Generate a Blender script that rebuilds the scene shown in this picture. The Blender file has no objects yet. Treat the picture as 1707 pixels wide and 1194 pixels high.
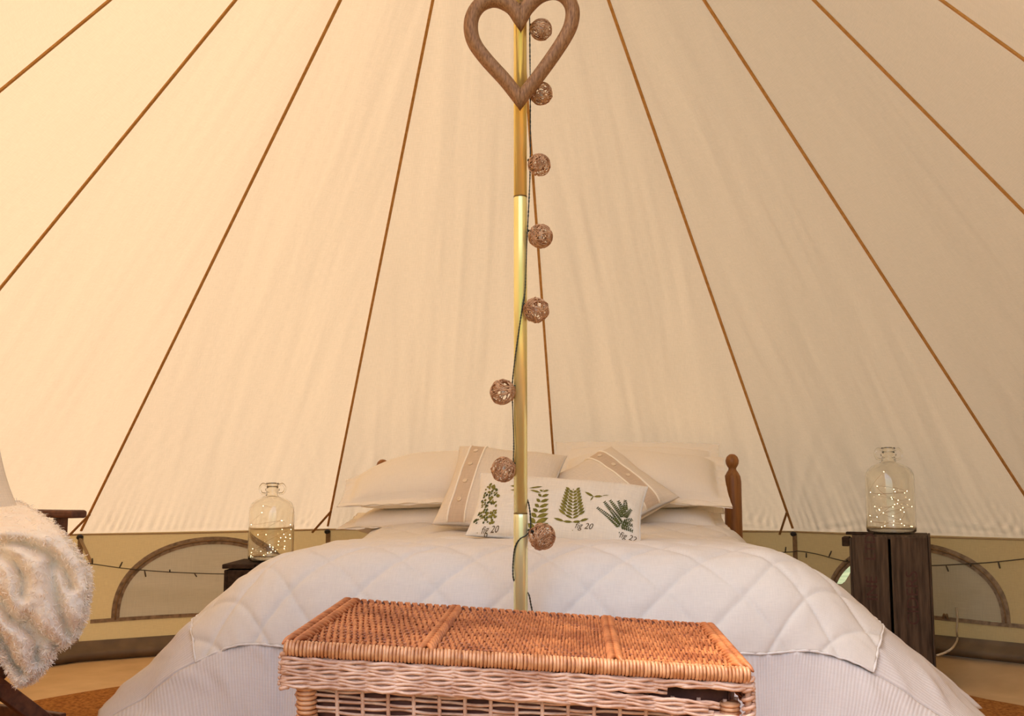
import bpy, bmesh, math, random
import numpy as np
from mathutils import Vector, Matrix, noise
from mathutils.geometry import tessellate_polygon

random.seed(7)
rng = np.random.default_rng(7)
scene = bpy.context.scene
col = scene.collection

# ------------------------------------------------------------------ camera
CAM_Y, CAM_Z, PITCH, FPX = -2.8306, 0.722, math.radians(6.867), 1800.0
cam_d = bpy.data.cameras.new('camera')
cam = bpy.data.objects.new('camera', cam_d)
col.objects.link(cam)
cam.location = (0, CAM_Y, CAM_Z)
cam.rotation_euler = (math.pi / 2 + PITCH, 0, 0)
cam_d.sensor_fit = 'HORIZONTAL'
cam_d.sensor_width = 36.0
cam_d.lens = 36.0 * FPX / 1707.0
cam_d.clip_start = 0.02
cam_d.clip_end = 500
scene.camera = cam

# ------------------------------------------------------------------ daylight
world = bpy.data.worlds.new('world')
scene.world = world
world.use_nodes = True
wn = world.node_tree
bg = wn.nodes['Background']
sky = wn.nodes.new('ShaderNodeTexSky')
sky.sky_type = 'NISHITA'
sky.sun_disc = False
sky.sun_elevation = math.radians(60)
sky.sun_rotation = math.radians(-100)
sky.air_density = 1.0
sky.dust_density = 3.0
wn.links.new(sky.outputs[0], bg.inputs[0])
bg.inputs[1].default_value = 0.36
sun_d = bpy.data.lights.new('sun', 'SUN')
sun_d.energy = 1.0
sun_d.color = (1.0, 0.95, 0.88)
sun_d.angle = math.radians(3)
sun = bpy.data.objects.new('sun', sun_d)
col.objects.link(sun)
SUN_AZ, SUN_EL = math.radians(-100), math.radians(60)
sdir = Vector((math.sin(SUN_AZ) * math.cos(SUN_EL), math.cos(SUN_AZ) * math.cos(SUN_EL), math.sin(SUN_EL)))
sun.rotation_euler = sdir.to_track_quat('Z', 'Y').to_euler()
sun.location = sdir * 20

scene.view_settings.view_transform = 'Standard'
scene.view_settings.look = 'None'
scene.view_settings.gamma = 1.0
scene.view_settings.use_curve_mapping = False
scene.view_settings.exposure = 0.68
scene.cycles.max_bounces = 12
scene.cycles.diffuse_bounces = 6
scene.cycles.transparent_max_bounces = 16
scene.cycles.use_denoising = True

# ------------------------------------------------------------------ helpers
def P(px, py, d):
    """point seen at pixel (px,py) of the 1707x1194 frame, d metres in front of the camera along +y"""
    u = (px - 853.5) / FPX
    v = (597.0 - py) / FPX
    dy = math.cos(PITCH) - v * math.sin(PITCH)
    dz = math.sin(PITCH) + v * math.cos(PITCH)
    return Vector((u / dy * d, CAM_Y + d, CAM_Z + dz / dy * d))

def PP(px, py, o, n):
    """point where the line of sight meets the plane through o with normal n"""
    c = Vector((0, CAM_Y, CAM_Z))
    r = P(px, py, 1.0) - c
    return c + r * ((Vector(o) - c).dot(Vector(n)) / r.dot(Vector(n)))

class MB:
    def __init__(self):
        self.v, self.f, self.n = [], [], 0
        self.uv = None
    def add(self, verts, faces):
        verts = np.asarray(verts, float).reshape(-1, 3)
        off = self.n
        self.v.append(verts)
        self.f += [tuple(int(i) + off for i in q) for q in faces]
        self.n += len(verts)
    def grid(self, pts, close_u=False):
        pts = np.asarray(pts, float)
        a, b = pts.shape[:2]
        fs = []
        for i in range(a if close_u else a - 1):
            i2 = (i + 1) % a
            for j in range(b - 1):
                fs.append((i * b + j, i2 * b + j, i2 * b + j + 1, i * b + j + 1))
        self.add(pts.reshape(-1, 3), fs)
    def tube(self, pts, r, sides=6, closed=False, caps=True):
        pts = np.asarray([tuple(p) for p in pts], float)
        n = len(pts)
        rr = np.full(n, r) if np.isscalar(r) else np.asarray(r, float)
        if closed:
            t = np.roll(pts, -1, 0) - np.roll(pts, 1, 0)
        else:
            t = np.gradient(pts, axis=0)
        t /= np.linalg.norm(t, axis=1)[:, None] + 1e-12
        a = np.array([0, 0, 1.0]) if abs(t[0][2]) < .9 else np.array([1.0, 0, 0])
        nrm = np.cross(t[0], a); nrm /= np.linalg.norm(nrm)
        N = [nrm]
        for i in range(1, n):
            nrm = nrm - t[i] * nrm.dot(t[i])
            nrm /= np.linalg.norm(nrm) + 1e-12
            N.append(nrm)
        N = np.array(N); B = np.cross(t, N)
        ang = np.arange(sides) * 2 * np.pi / sides
        V = pts[:, None] + rr[:, None, None] * (np.cos(ang)[None, :, None] * N[:, None] + np.sin(ang)[None, :, None] * B[:, None])
        fs = []
        for i in range(n if closed else n - 1):
            i2 = (i + 1) % n
            for j in range(sides):
                j2 = (j + 1) % sides
                fs.append((i * sides + j, i * sides + j2, i2 * sides + j2, i2 * sides + j))
        if caps and not closed:
            fs.append(tuple(range(sides - 1, -1, -1)))
            fs.append(tuple((n - 1) * sides + j for j in range(sides)))
        self.add(V.reshape(-1, 3), fs)
    def box(self, c, s, M=None):
        c = np.array(c, float); s = np.array(s, float) / 2
        v = np.array([[x, y, z] for x in (-1, 1) for y in (-1, 1) for z in (-1, 1)], float) * s + c
        if M is not None:
            v = np.array([tuple(M @ Vector(p)) for p in v])
        self.add(v, [(0, 1, 3, 2), (4, 6, 7, 5), (0, 4, 5, 1), (2, 3, 7, 6), (0, 2, 6, 4), (1, 5, 7, 3)])
    def bar(self, a, b, w, h, up=(0, 0, 1)):
        a, b = Vector(a), Vector(b)
        x = (b - a).normalized()
        y = Vector(up).cross(x).normalized()
        z = x.cross(y)
        M = Matrix((x, y, z)).transposed().to_4x4()
        M.translation = (a + b) / 2
        self.box((0, 0, 0), ((b - a).length, w, h), M)
    def lathe(self, prof, c=(0, 0, 0), seg=32):
        prof = np.asarray(prof, float)
        ang = np.arange(seg) * 2 * np.pi / seg
        V = np.stack([np.stack([p[0] * np.cos(ang), p[0] * np.sin(ang), np.full(seg, p[1])], -1) for p in prof])
        n = len(prof); fs = []
        for i in range(n - 1):
            for j in range(seg):
                j2 = (j + 1) % seg
                fs.append((i * seg + j, i * seg + j2, (i + 1) * seg + j2, (i + 1) * seg + j))
        self.add(V.reshape(-1, 3) + np.array(c, float), fs)
    def build(self, name, mat, parent=None, smooth=True, weld=False, bevel=0, solid=0, uv=None):
        me = bpy.data.meshes.new(name)
        V = np.concatenate(self.v) if self.v else np.zeros((0, 3))
        if parent is not None:
            V = V - np.array(parent_origin(parent))
        me.from_pydata(V.tolist(), [], self.f)
        if uv is not None:
            l = me.uv_layers.new(name='UVMap')
            idx = np.empty(len(me.loops), int); me.loops.foreach_get('vertex_index', idx)
            l.data.foreach_set('uv', np.asarray(uv, float)[idx].ravel())
        if weld:
            bm = bmesh.new(); bm.from_mesh(me)
            bmesh.ops.remove_doubles(bm, verts=bm.verts, dist=1e-5)
            bmesh.ops.recalc_face_normals(bm, faces=bm.faces)
            bm.to_mesh(me); bm.free()
        if smooth:
            me.polygons.foreach_set('use_smooth', [True] * len(me.polygons))
        me.materials.append(mat)
        o = bpy.data.objects.new(name, me)
        col.objects.link(o)
        if bevel:
            m = o.modifiers.new('bevel', 'BEVEL'); m.width = bevel; m.segments = 2; m.limit_method = 'ANGLE'
        if solid:
            m = o.modifiers.new('solid', 'SOLIDIFY'); m.thickness = solid; m.offset = 0
        if parent is not None:
            o.parent = parent
        return o

def parent_origin(p):
    q = Vector((0, 0, 0))
    while p is not None:
        q = q + p.location
        p = p.parent
    return q

def tag(o, label=None, cat=None, group=None, kind=None):
    if label: o['label'] = label
    if cat: o['category'] = cat
    if group: o['group'] = group
    if kind: o['kind'] = kind
    return o

def thing(name, loc, label=None, cat=None, group=None, kind=None):
    o = bpy.data.objects.new(name, None)
    o.empty_display_size = 0.05
    col.objects.link(o)
    o.location = loc
    return tag(o, label, cat, group, kind)

def smoothpath(pts, n=8):
    """Catmull-Rom through the given points"""
    p = [Vector(q) for q in pts]
    p = [p[0] * 2 - p[1]] + p + [p[-1] * 2 - p[-2]]
    out = []
    for i in range(1, len(p) - 2):
        for k in range(n):
            t = k / n
            a, b, c, d = p[i - 1], p[i], p[i + 1], p[i + 2]
            out.append(0.5 * ((2 * b) + (c - a) * t + (2 * a - 5 * b + 4 * c - d) * t * t + (3 * b - a - 3 * c + d) * t ** 3))
    out.append(p[-2])
    return out

def fbm(x, y, z=0.0, o=3):
    s, a, f = 0, 1, 1
    for _ in range(o):
        s += a * noise.noise((x * f, y * f, z * f)); a *= .5; f *= 2
    return s

# ------------------------------------------------------------------ materials
def rgb(r, g, b):
    f = lambda c: (c / 255 / 12.92) if c / 255 <= .04045 else ((c / 255 + .055) / 1.055) ** 2.4
    return (f(r), f(g), f(b), 1)

def mat_new(name):
    m = bpy.data.materials.new(name); m.use_nodes = True
    nt = m.node_tree
    return m, nt, nt.nodes['Principled BSDF']

def simple(name, c1, c2=None, rough=.8, scale=20, metallic=0, bump=0, stretch=(1, 1, 1), bscale=None, sheen=0, detail=4, coord='Object', spec=None, lo=.35, hi=.65):
    m, nt, b = mat_new(name)
    L = nt.links.new
    tc = nt.nodes.new('ShaderNodeTexCoord')
    mp = nt.nodes.new('ShaderNodeMapping'); mp.inputs['Scale'].default_value = stretch
    L(tc.outputs[coord], mp.inputs[0])
    nz = nt.nodes.new('ShaderNodeTexNoise'); nz.inputs['Scale'].default_value = scale; nz.inputs['Detail'].default_value = detail
    L(mp.outputs[0], nz.inputs[0])
    cr = nt.nodes.new('ShaderNodeValToRGB')
    cr.color_ramp.elements[0].color = c1; cr.color_ramp.elements[1].color = c2 or c1
    cr.color_ramp.elements[0].position = lo; cr.color_ramp.elements[1].position = hi
    L(nz.outputs[0], cr.inputs[0]); L(cr.outputs[0], b.inputs['Base Color'])
    b.inputs['Roughness'].default_value = rough
    b.inputs['Metallic'].default_value = metallic
    if spec is not None: b.inputs['Specular IOR Level'].default_value = spec
    if sheen:
        b.inputs['Sheen Weight'].default_value = sheen
    if bump:
        n2 = nz
        if bscale:
            n2 = nt.nodes.new('ShaderNodeTexNoise'); n2.inputs['Scale'].default_value = bscale; n2.inputs['Detail'].default_value = 5
            L(mp.outputs[0], n2.inputs[0])
        bp = nt.nodes.new('ShaderNodeBump'); bp.inputs['Strength'].default_value = bump; bp.inputs['Distance'].default_value = .004
        L(n2.outputs[0], bp.inputs['Height']); L(bp.outputs[0], b.inputs['Normal'])
    return m

def fabric(name, c, translucent=0.0, tcol=None, weave=700, bump=.25, var=.06, wrinkle=0, stripe=0, wscale=9, coord='UV', fleck=0.0):
    """woven cloth: two crossed thread noises for colour fleck and relief, soft wrinkles, optional light passing through"""
    m, nt, b = mat_new(name)
    L = nt.links.new
    N = nt.nodes.new
    tc = N('ShaderNodeTexCoord')
    def thread(sx, sy):
        mp = N('ShaderNodeMapping'); mp.inputs['Scale'].default_value = (sx, sy, sx)
        L(tc.outputs[coord], mp.inputs[0])
        n = N('ShaderNodeTexNoise'); n.inputs['Scale'].default_value = 1; n.inputs['Detail'].default_value = 2
        L(mp.outputs[0], n.inputs[0])
        return n.outputs[0]
    t1 = thread(weave, weave / 14); t2 = thread(weave / 14, weave)
    ad = N('ShaderNodeMath'); ad.operation = 'ADD'; L(t1, ad.inputs[0]); L(t2, ad.inputs[1])
    lowm = N('ShaderNodeTexNoise'); lowm.inputs['Scale'].default_value = 5; lowm.inputs['Detail'].default_value = 4
    L(tc.outputs[coord], lowm.inputs[0])
    mx = N('ShaderNodeMix'); mx.data_type = 'RGBA'
    mr = N('ShaderNodeMapRange'); mr.inputs[1].default_value = .7; mr.inputs[2].default_value = 1.3
    L(ad.outputs[0], mr.inputs[0])
    L(mr.outputs[0], mx.inputs[0])
    mx.inputs[6].default_value = tuple(x * (1 - var) for x in c[:3]) + (1,)
    mx.inputs[7].default_value = tuple(min(1, x * (1 + var)) for x in c[:3]) + (1,)
    L(mx.outputs[2], b.inputs['Base Color'])
    b.inputs['Roughness'].default_value = .95
    b.inputs['Specular IOR Level'].default_value = .15
    h = ad.outputs[0]
    if stripe:
        wv = N('ShaderNodeTexWave'); wv.inputs['Scale'].default_value = stripe
        L(tc.outputs[coord], wv.inputs[0])
        a2 = N('ShaderNodeMath'); a2.operation = 'MULTIPLY_ADD'; a2.inputs[1].default_value = 2.0
        L(wv.outputs[1], a2.inputs[0]); L(h, a2.inputs[2]); h = a2.outputs[0]
        m2 = N('ShaderNodeMix'); m2.data_type = 'RGBA'; m2.blend_type = 'MULTIPLY'
        L(wv.outputs[1], m2.inputs[0]); L(mx.outputs[2], m2.inputs[6]); m2.inputs[7].default_value = (.93, .90, .88, 1)
        L(m2.outputs[2], b.inputs['Base Color'])
    bp = N('ShaderNodeBump'); bp.inputs['Strength'].default_value = bump; bp.inputs['Distance'].default_value = .001
    L(h, bp.inputs['Height'])
    nout = bp.outputs[0]
    if wrinkle:
        mp = N('ShaderNodeMapping'); mp.inputs['Scale'].default_value = (wscale, wscale * .35, wscale)
        L(tc.outputs[coord], mp.inputs[0])
        n = N('ShaderNodeTexNoise'); n.noise_type = 'RIDGED_MULTIFRACTAL' if hasattr(n, 'noise_type') else 'FBM'
        n.inputs['Scale'].default_value = 1; n.inputs['Detail'].default_value = 3
        n.inputs['Distortion'].default_value = .6
        L(mp.outputs[0], n.inputs[0])
        b2 = N('ShaderNodeBump'); b2.inputs['Strength'].default_value = wrinkle; b2.inputs['Distance'].default_value = .006
        L(n.outputs[0], b2.inputs['Height']); L(bp.outputs[0], b2.inputs['Normal']); nout = b2.outputs[0]
    L(nout, b.inputs['Normal'])
    if translucent:
        tr = N('ShaderNodeBsdfTranslucent'); tr.inputs[0].default_value = tcol
        L(nout, tr.inputs['Normal'])
        m3 = N('ShaderNodeMix'); m3.data_type = 'RGBA'; m3.blend_type = 'MULTIPLY'; m3.inputs[0].default_value = .9
        ms = N('ShaderNodeMixShader'); ms.inputs[0].default_value = translucent
        L(b.outputs[0], ms.inputs[1]); L(tr.outputs[0], ms.inputs[2])
        out = nt.nodes['Material Output']; L(ms.outputs[0], out.inputs[0])
        # threads let a little more or less light through
        mt = N('ShaderNodeMix'); mt.data_type = 'RGBA'
        L(mr.outputs[0], mt.inputs[0])
        mt.inputs[6].default_value = tuple(x * (1 - var) for x in tcol[:3]) + (1,)
        mt.inputs[7].default_value = tuple(min(1, x * (1 + var)) for x in tcol[:3]) + (1,)
        L(mt.outputs[2], tr.inputs[0])
        nt.nodes.remove(m3)
    return m

M = {}
CANVAS = (0.67, 0.495, 0.25, 1)
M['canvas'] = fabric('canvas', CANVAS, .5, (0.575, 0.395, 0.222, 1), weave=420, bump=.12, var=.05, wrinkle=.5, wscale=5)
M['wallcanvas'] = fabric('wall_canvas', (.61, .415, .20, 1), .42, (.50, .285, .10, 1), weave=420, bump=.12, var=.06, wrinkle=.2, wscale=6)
M['seam'] = simple('seam_tape', rgb(176, 124, 58), rgb(192, 140, 72), .9, 60)
M['wallseam'] = simple('wall_seam', rgb(120, 92, 56), rgb(140, 108, 66), .9, 60)
M['wintape'] = simple('window_tape', rgb(120, 98, 70), rgb(160, 132, 96), .8, 14, stretch=(3, 3, 3))
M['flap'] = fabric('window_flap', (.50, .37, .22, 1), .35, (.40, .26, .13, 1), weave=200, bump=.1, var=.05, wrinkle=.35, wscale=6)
M['skirt'] = simple('groundsheet_edge', rgb(98, 78, 52), rgb(122, 98, 66), .6, 8, bump=.2)
M['ground'] = simple('groundsheet', rgb(196, 160, 110), rgb(212, 176, 124), .7, 6, bump=.15, bscale=40)
M['jute'] = simple('jute', rgb(128, 78, 32), rgb(178, 120, 58), 1, 90, bump=.9, bscale=120, spec=.1)
M['grass'] = simple('grass', rgb(96, 104, 58), rgb(140, 140, 88), 1, 3, bump=.6, bscale=40)
M['ring'] = simple('dark_ring', rgb(40, 34, 30), None, .5)
M['strap'] = simple('strap', rgb(140, 96, 44), rgb(156, 110, 54), .9, 60)

# gilded steel pole
def pole_mat(name, ca, cb):
    m = simple(name, ca, cb, .24, 1.2, metallic=.6, spec=.7, stretch=(.6, .6, 3), detail=3)
    return m
M['pole_a'] = pole_mat('pole_upper', rgb(255, 220, 116), rgb(255, 232, 150))
M['pole_b'] = pole_mat('pole_mid', rgb(250, 232, 140), rgb(254, 240, 166))
M['pole_c'] = pole_mat('pole_low', rgb(240, 234, 168), rgb(248, 242, 190))
M['joint'] = simple('joint', rgb(120, 88, 40), None, .5, metallic=.5)

def wood(name, c1, c2, rough=.55, scale=6, stretch=(14, 14, 1.2), bump=.15, spec=.4):
    return simple(name, c1, c2, rough, scale, bump=bump, stretch=stretch, detail=6, spec=spec, lo=.3, hi=.7)
M['heart'] = wood('heart_wood', rgb(120, 80, 48), rgb(172, 124, 80), .6, 9, (26, 26, 6), .25, .3)
M['pine'] = wood('bed_wood', rgb(134, 84, 36), rgb(172, 114, 56), .45)
M['crate'] = wood('crate_wood', rgb(64, 50, 38), rgb(104, 84, 64), .9, 5, (16, 16, 1.6), .5, .1)
M['crate_d'] = wood('crate_dark', rgb(46, 34, 24), rgb(72, 54, 38), .9, 5, (12, 12, 12), .4, .1)
M['cratetext'] = simple('faded_red_stencil', rgb(72, 38, 26), rgb(86, 52, 38), .9, 120)
M['chairwood'] = wood('chair_wood', rgb(70, 38, 24), rgb(112, 66, 40), .5, 6, (8, 8, 8))
M['chaircanvas'] = fabric('chair_canvas', (.55, .45, .33, 1), weave=300, var=.05)
M['cable'] = simple('green_cable', rgb(38, 40, 26), rgb(52, 52, 32), .5)
M['wicker_ball'] = simple('ball_cane', rgb(164, 112, 70), rgb(214, 164, 118), .5, 60, spec=.4)
M['bulb'] = simple('bulb_plastic', rgb(240, 226, 200), None, .2)
M['wallwire'] = simple('wall_wire', rgb(72, 58, 34), None, .6)
M['linen'] = fabric('quilt_linen', (.77, .705, .61, 1), weave=420, bump=.3, var=.045, wrinkle=.22, wscale=9)
M['border'] = fabric('quilt_ribbed', (.76, .70, .64, 1), weave=260, bump=.35, var=.04, stripe=26)
M['lace'] = fabric('lace_trim', (.83, .78, .71, 1), weave=500, bump=.5, var=.05, coord='Object')
M['sheet'] = fabric('sheet', (.74, .65, .53, 1), weave=300, var=.04, coord='Object')
M['pillow'] = fabric('pillow_cotton', (.88, .79, .65, 1), weave=420, bump=.2, var=.03, wrinkle=.2, wscale=7)
M['cushion'] = fabric('cushion_linen', (.80, .69, .54, 1), weave=300, bump=.35, var=.06, wrinkle=.1, wscale=7)
M['placket'] = fabric('placket_linen', (.66, .51, .36, 1), weave=300, bump=.35, var=.07)
M['piping'] = simple('white_piping', rgb(255, 246, 226), None, .9)
M['button'] = simple('shell_button', rgb(226, 204, 170), rgb(236, 216, 186), .35)
M['bolster'] = fabric('fern_cushion_linen', (.83, .74, .59, 1), weave=320, bump=.35, var=.06)
M['fern1'] = simple('fern_olive', rgb(104, 98, 30), rgb(138, 126, 48), .95, 60)
M['fern2'] = simple('fern_dark', rgb(62, 66, 28), rgb(90, 94, 42), .95, 60)
M['ink'] = simple('ink', rgb(96, 76, 44), None, .95)
M['fleece'] = simple('fleece', rgb(254, 240, 220), rgb(255, 246, 230), 1, 30, sheen=.2, spec=.05)
M['cane'] = simple('hamper_cane', rgb(158, 84, 42), rgb(208, 128, 72), .45, 16, spec=.4, stretch=(1, 1, 1))
M['cane_wrap'] = simple('hamper_wrap', rgb(180, 112, 64), rgb(222, 160, 110), .36, 50, spec=.55)
M['cane_side'] = simple('hamper_side', rgb(190, 138, 106), rgb(236, 192, 160), .45, 30, spec=.45)
M['cane_dark'] = simple('hamper_inner', rgb(84, 46, 30), rgb(116, 66, 44), .8, 30)
M['wirec'] = simple('copper_wire', rgb(190, 150, 100), None, .3, metallic=1)
M['cord_white'] = simple('white_cord', rgb(196, 176, 140), None, .8)

def glass_mat():
    m, nt, b = mat_new('demijohn_glass')
    b.inputs['Base Color'].default_value = (.97, .955, .90, 1)
    b.inputs['Roughness'].default_value = .02
    b.inputs['IOR'].default_value = 1.45
    b.inputs['Transmission Weight'].default_value = 1
    return m
M['glass'] = glass_mat()
def led_mat():
    m, nt, b = mat_new('led')
    b.inputs['Emission Color'].default_value = (1, .82, .45, 1)
    b.inputs['Emission Strength'].default_value = 9
    b.inputs['Base Color'].default_value = (1, .9, .6, 1)
    return m
M['led'] = led_mat()

# ------------------------------------------------------------------ the tent
NP = 14
AP = Vector((-0.0433, 0, 0.53 + 2.4894))
EC = Vector((-0.0941, 0, 0))
RT, HE = 2.5, 0.53
PH = math.radians(7.378)
def corner(k, z=HE, r=RT):
    th = PH + k * 2 * math.pi / NP
    return Vector((EC.x + r * math.sin(th), r * math.cos(th), z))

lawn = MB()
lawn.add([(-60, -60, -.03), (60, -60, -.03), (60, 60, -.03), (-60, 60, -.03)], [(0, 1, 2, 3)])
tag(lawn.build('ground_lawn', M['grass'], smooth=False), 'green lawn that the tent is pitched on', 'lawn', kind='structure')

# added out-of-view conifers that block sky light from the tent's right side
def conifer(x, y, h, r, seed, lab):
    root = thing('added_shade_tree', (x, y, -.03), lab, 'tree', 'added conifers shading the tent')
    mb = MB(); mb.tube([(x, y, -.03), (x, y, h * .3), (x, y, h * .9)], [.12, .09, .02], 8); mb.build('trunk', M['bark'], root)
    nt_, na = 16, 22
    pts = np.zeros((na, nt_, 3))
    for i in range(na):
        for j in range(nt_):
            t = j / (nt_ - 1); an = 2 * math.pi * i / na
            rr = r * (1 - t) ** .8 * (1 + .22 * math.sin(j * 2.4) + .35 * noise.noise((math.cos(an) * 2 + seed, math.sin(an) * 2, t * 7))) if j < nt_ - 1 else .01
            if j == 0: rr = .1
            pts[i, j] = (x + rr * math.cos(an), y + rr * math.sin(an), .25 + (h - .25) * t)
    mb = MB(); mb.grid(pts, close_u=True); mb.build('foliage', M['leaf'], root)
M['bark'] = simple('bark', rgb(80, 62, 46), None, .9)
M['leaf'] = simple('conifer_leaf', rgb(40, 58, 24), rgb(74, 92, 40), .9, 9, bump=.8)
for i, yy in enumerate((-4.6, -2.0, .6, 3.2, 5.8)):
    conifer(5.0 + .3 * math.sin(i * 2.1), yy, 4.6 + .5 * math.sin(i * 1.3), 1.2, i * 3.1, ('nearest the door', 'second from the door', 'third from the door', 'fourth from the door', 'farthest from the door')[i].join(('dark conifer outside the right side of the tent, ', '')))

ceiling = thing('ceiling', (AP.x, 0, HE), 'cream canvas cone roof of the bell tent with brown seams', 'tent roof', kind='structure')
def roof_panel(k, u0=0.0, u1=1.0, v0=0.0, v1=.965):
    A, B = corner(k), corner(k + 1)
    nu, nv = (130 if -4 <= k <= 2 else 30), 64
    n = (B - A).cross(AP - A).normalized()
    if n.z > 0: n = -n           # towards the inside
    pts = np.zeros((nu + 1, nv + 1, 3)); uv = []
    for i in range(nu + 1):
        u = u0 + (u1 - u0) * i / nu
        for j in range(nv + 1):
            v = v0 + (v1 - v0) * (j / nv) ** 1.7
            e = A.lerp(B, u)
            p = e.lerp(AP, v)
            edge = min(1, 9 * u * (1 - u))
            sx = (u - .5) * 1.11 * (1 - v); sy = v * 3.5
            w = .0060 * fbm(sx * 5 + k * 7.3, sy * .8, k * 3.1) + .0022 * fbm(sx * 22, sy * 2.0, k * 1.7, 2)
            # diagonal pull lines from the corner rings
            for (cu, sg) in ((0, 1), (1, -1)):
                du = abs(u - cu) * 1.11 * (1 - v); dv = v * 3.5
                rr = math.hypot(du, dv)
                an = math.atan2(du, dv + 1e-6)
                w += .0060 * math.sin(an * 40 + k * 2 + 2.5 * fbm(an * 3, k)) * math.exp(-rr / .27) * min(1, rr / .04) * min(1, an * 5)
            w += (.0085 if k in (-2, 1) else .005) * math.sin(2 * math.pi * u * 1.11 / .036 + 5 * fbm(u * 6, k, 0, 2)) * math.exp(-v * 3.5 / .11) * (.2 + .8 * math.exp(-min(u, 1.15 - u) * 1.11 / .25))
            w *= min(1, v * 3.5 / .03)
            p = p + n * (w * edge) - n * (.022 * math.sin(math.pi * u) * math.sin(math.pi * min(1, v * 1.05)))
            pts[i, j] = p; uv.append((sx, sy))
    mb = MB(); mb.grid(pts)
    return mb.build('canvas_panel', M['canvas'], ceiling, uv=uv)
DOOR = {5: (0, .3), 7: (.7, 1)}
for k in range(-7, 7):
    kk = k % 14
    if kk == 6:
        roof_panel(k, v0=.85)
    elif kk in DOOR:
        a, b = DOOR[kk]
        roof_panel(k, a, b)
        roof_panel(k, 1 - b, 1 - a, v0=.85)
    else:
        roof_panel(k)
# cap over the pole top
mb = MB()
mb.lathe([(.13, -.115), (.10, -.08), (.05, -.03), (.0, .01)], (AP.x, 0, AP.z), 28)
mb.build('roof_cap', M['canvas'], ceiling)

def strip(mb, pts, w, side, n, t):
    """flat tape of width w along pts, thickness t along n"""
    pts = [Vector(p) for p in pts]
    A = []
    for i, p in enumerate(pts):
        s = side(i) if callable(side) else side
        A.append([p - s * (w / 2), p + s * (w / 2), p + s * (w / 2) + n * t, p - s * (w / 2) + n * t])
    V = [tuple(q) for r in A for q in r]; F = []
    for i in range(len(pts) - 1):
        for j in range(4):
            j2 = (j + 1) % 4
            F.append((i * 4 + j, i * 4 + j2, i * 4 + 4 + j2, i * 4 + 4 + j))
    F += [(0, 3, 2, 1), tuple(len(V) - 4 + j for j in range(4))]
    mb.add(V, F)

for k in range(-7, 7):
    if k % 14 in (6, 7): continue
    E = corner(k)
    ax = (AP - E).normalized()
    inn = Vector((EC.x - E.x, -E.y, 0)); inn = (inn - ax * inn.dot(ax)).normalized()
    sd = ax.cross(inn).normalized()
    mb = MB()
    strip(mb, [E.lerp(AP, t) + inn * .001 for t in np.linspace(.006, .965, 24)], .0098, sd, inn, .005)
    mb.build('seam', M['seam'], ceiling, smooth=False)
    # guy strap that forks off the seam just above the eave
    left = (corner(k - 1) - E).normalized()
    mb = MB()
    a = E + ax * .125 + inn * .006
    b = E + left * (.062 if k % 14 != 13 else .075) + inn * .005 + Vector((0, 0, -.012))
    strip(mb, [a.lerp(b, t) for t in np.linspace(0, 1, 5)], .010, (b - a).cross(inn).normalized(), inn, .004)
    mb.build('strap', M['strap'], ceiling, smooth=False)
    mb = MB()
    c = E + inn * .012 + Vector((0, 0, -.006))
    e1 = sd; e2 = ax
    mb.tube([c + (e1 * math.cos(t) + e2 * math.sin(t)) * .009 for t in np.linspace(0, 2 * math.pi, 14)[:-1]], .0055, 8, closed=True)
    mb.build('eave_ring', M['ring'], ceiling)

# eave hem
for k in range(-7, 7):
    if k % 14 == 6: continue
    a, b = corner(k), corner(k + 1)
    if k % 14 == 5: b = a.lerp(b, .3)
    if k % 14 == 7: a = a.lerp(b, .7)
    inn = Vector((EC.x, 0, HE)) - (a + b) / 2; inn.z = 0; inn.normalize()
    mb = MB(); strip(mb, [a.lerp(b, t) + inn * .0015 + Vector((0, 0, -.004 - .003 * math.sin(math.pi * t))) for t in np.linspace(0, 1, 14)], .007, Vector((0, 0, 1)), inn, .003)
    mb.build('eave_hem', M['canvas'], ceiling)

WIN = {-2: 'window_1', 1: 'window_2'}
BANDTOP = lambda x: .085 if x < 0 else .085 + .05 * min(1, x / 1.2)
RIM = lambda x: .004 if x < 0 else .004 + .058 * min(1, x / 1.2)
def frame_of(k):
    a, b = corner(k, 0), corner(k + 1, 0)
    ux = (b - a).normalized(); L = (b - a).length
    inn = Vector((0, 0, 1)).cross(ux)
    if inn.dot(Vector((EC.x, 0, 0)) - a) < 0: inn = -inn
    return a, ux, L, inn
WS = {-2: dict(c=.565, hw=.405, sill=.165, top=.488), 1: dict(c=.545, hw=.375, sill=.205, top=.484)}
def arch(w, n=40, hw=None, top=None):
    hw = hw or w['hw']; top = top or w['top']
    return [(w['c'] - hw * math.cos(math.pi * i / n), w['sill'] + (top - w['sill']) * math.sin(math.pi * i / n) ** .82) for i in range(n + 1)]
walls = {'wall_left': [-6, -5, -4, -3, -2], 'wall_back': [-1, 0], 'wall_right': [1, 2, 3, 4, 5, -7]}
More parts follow.
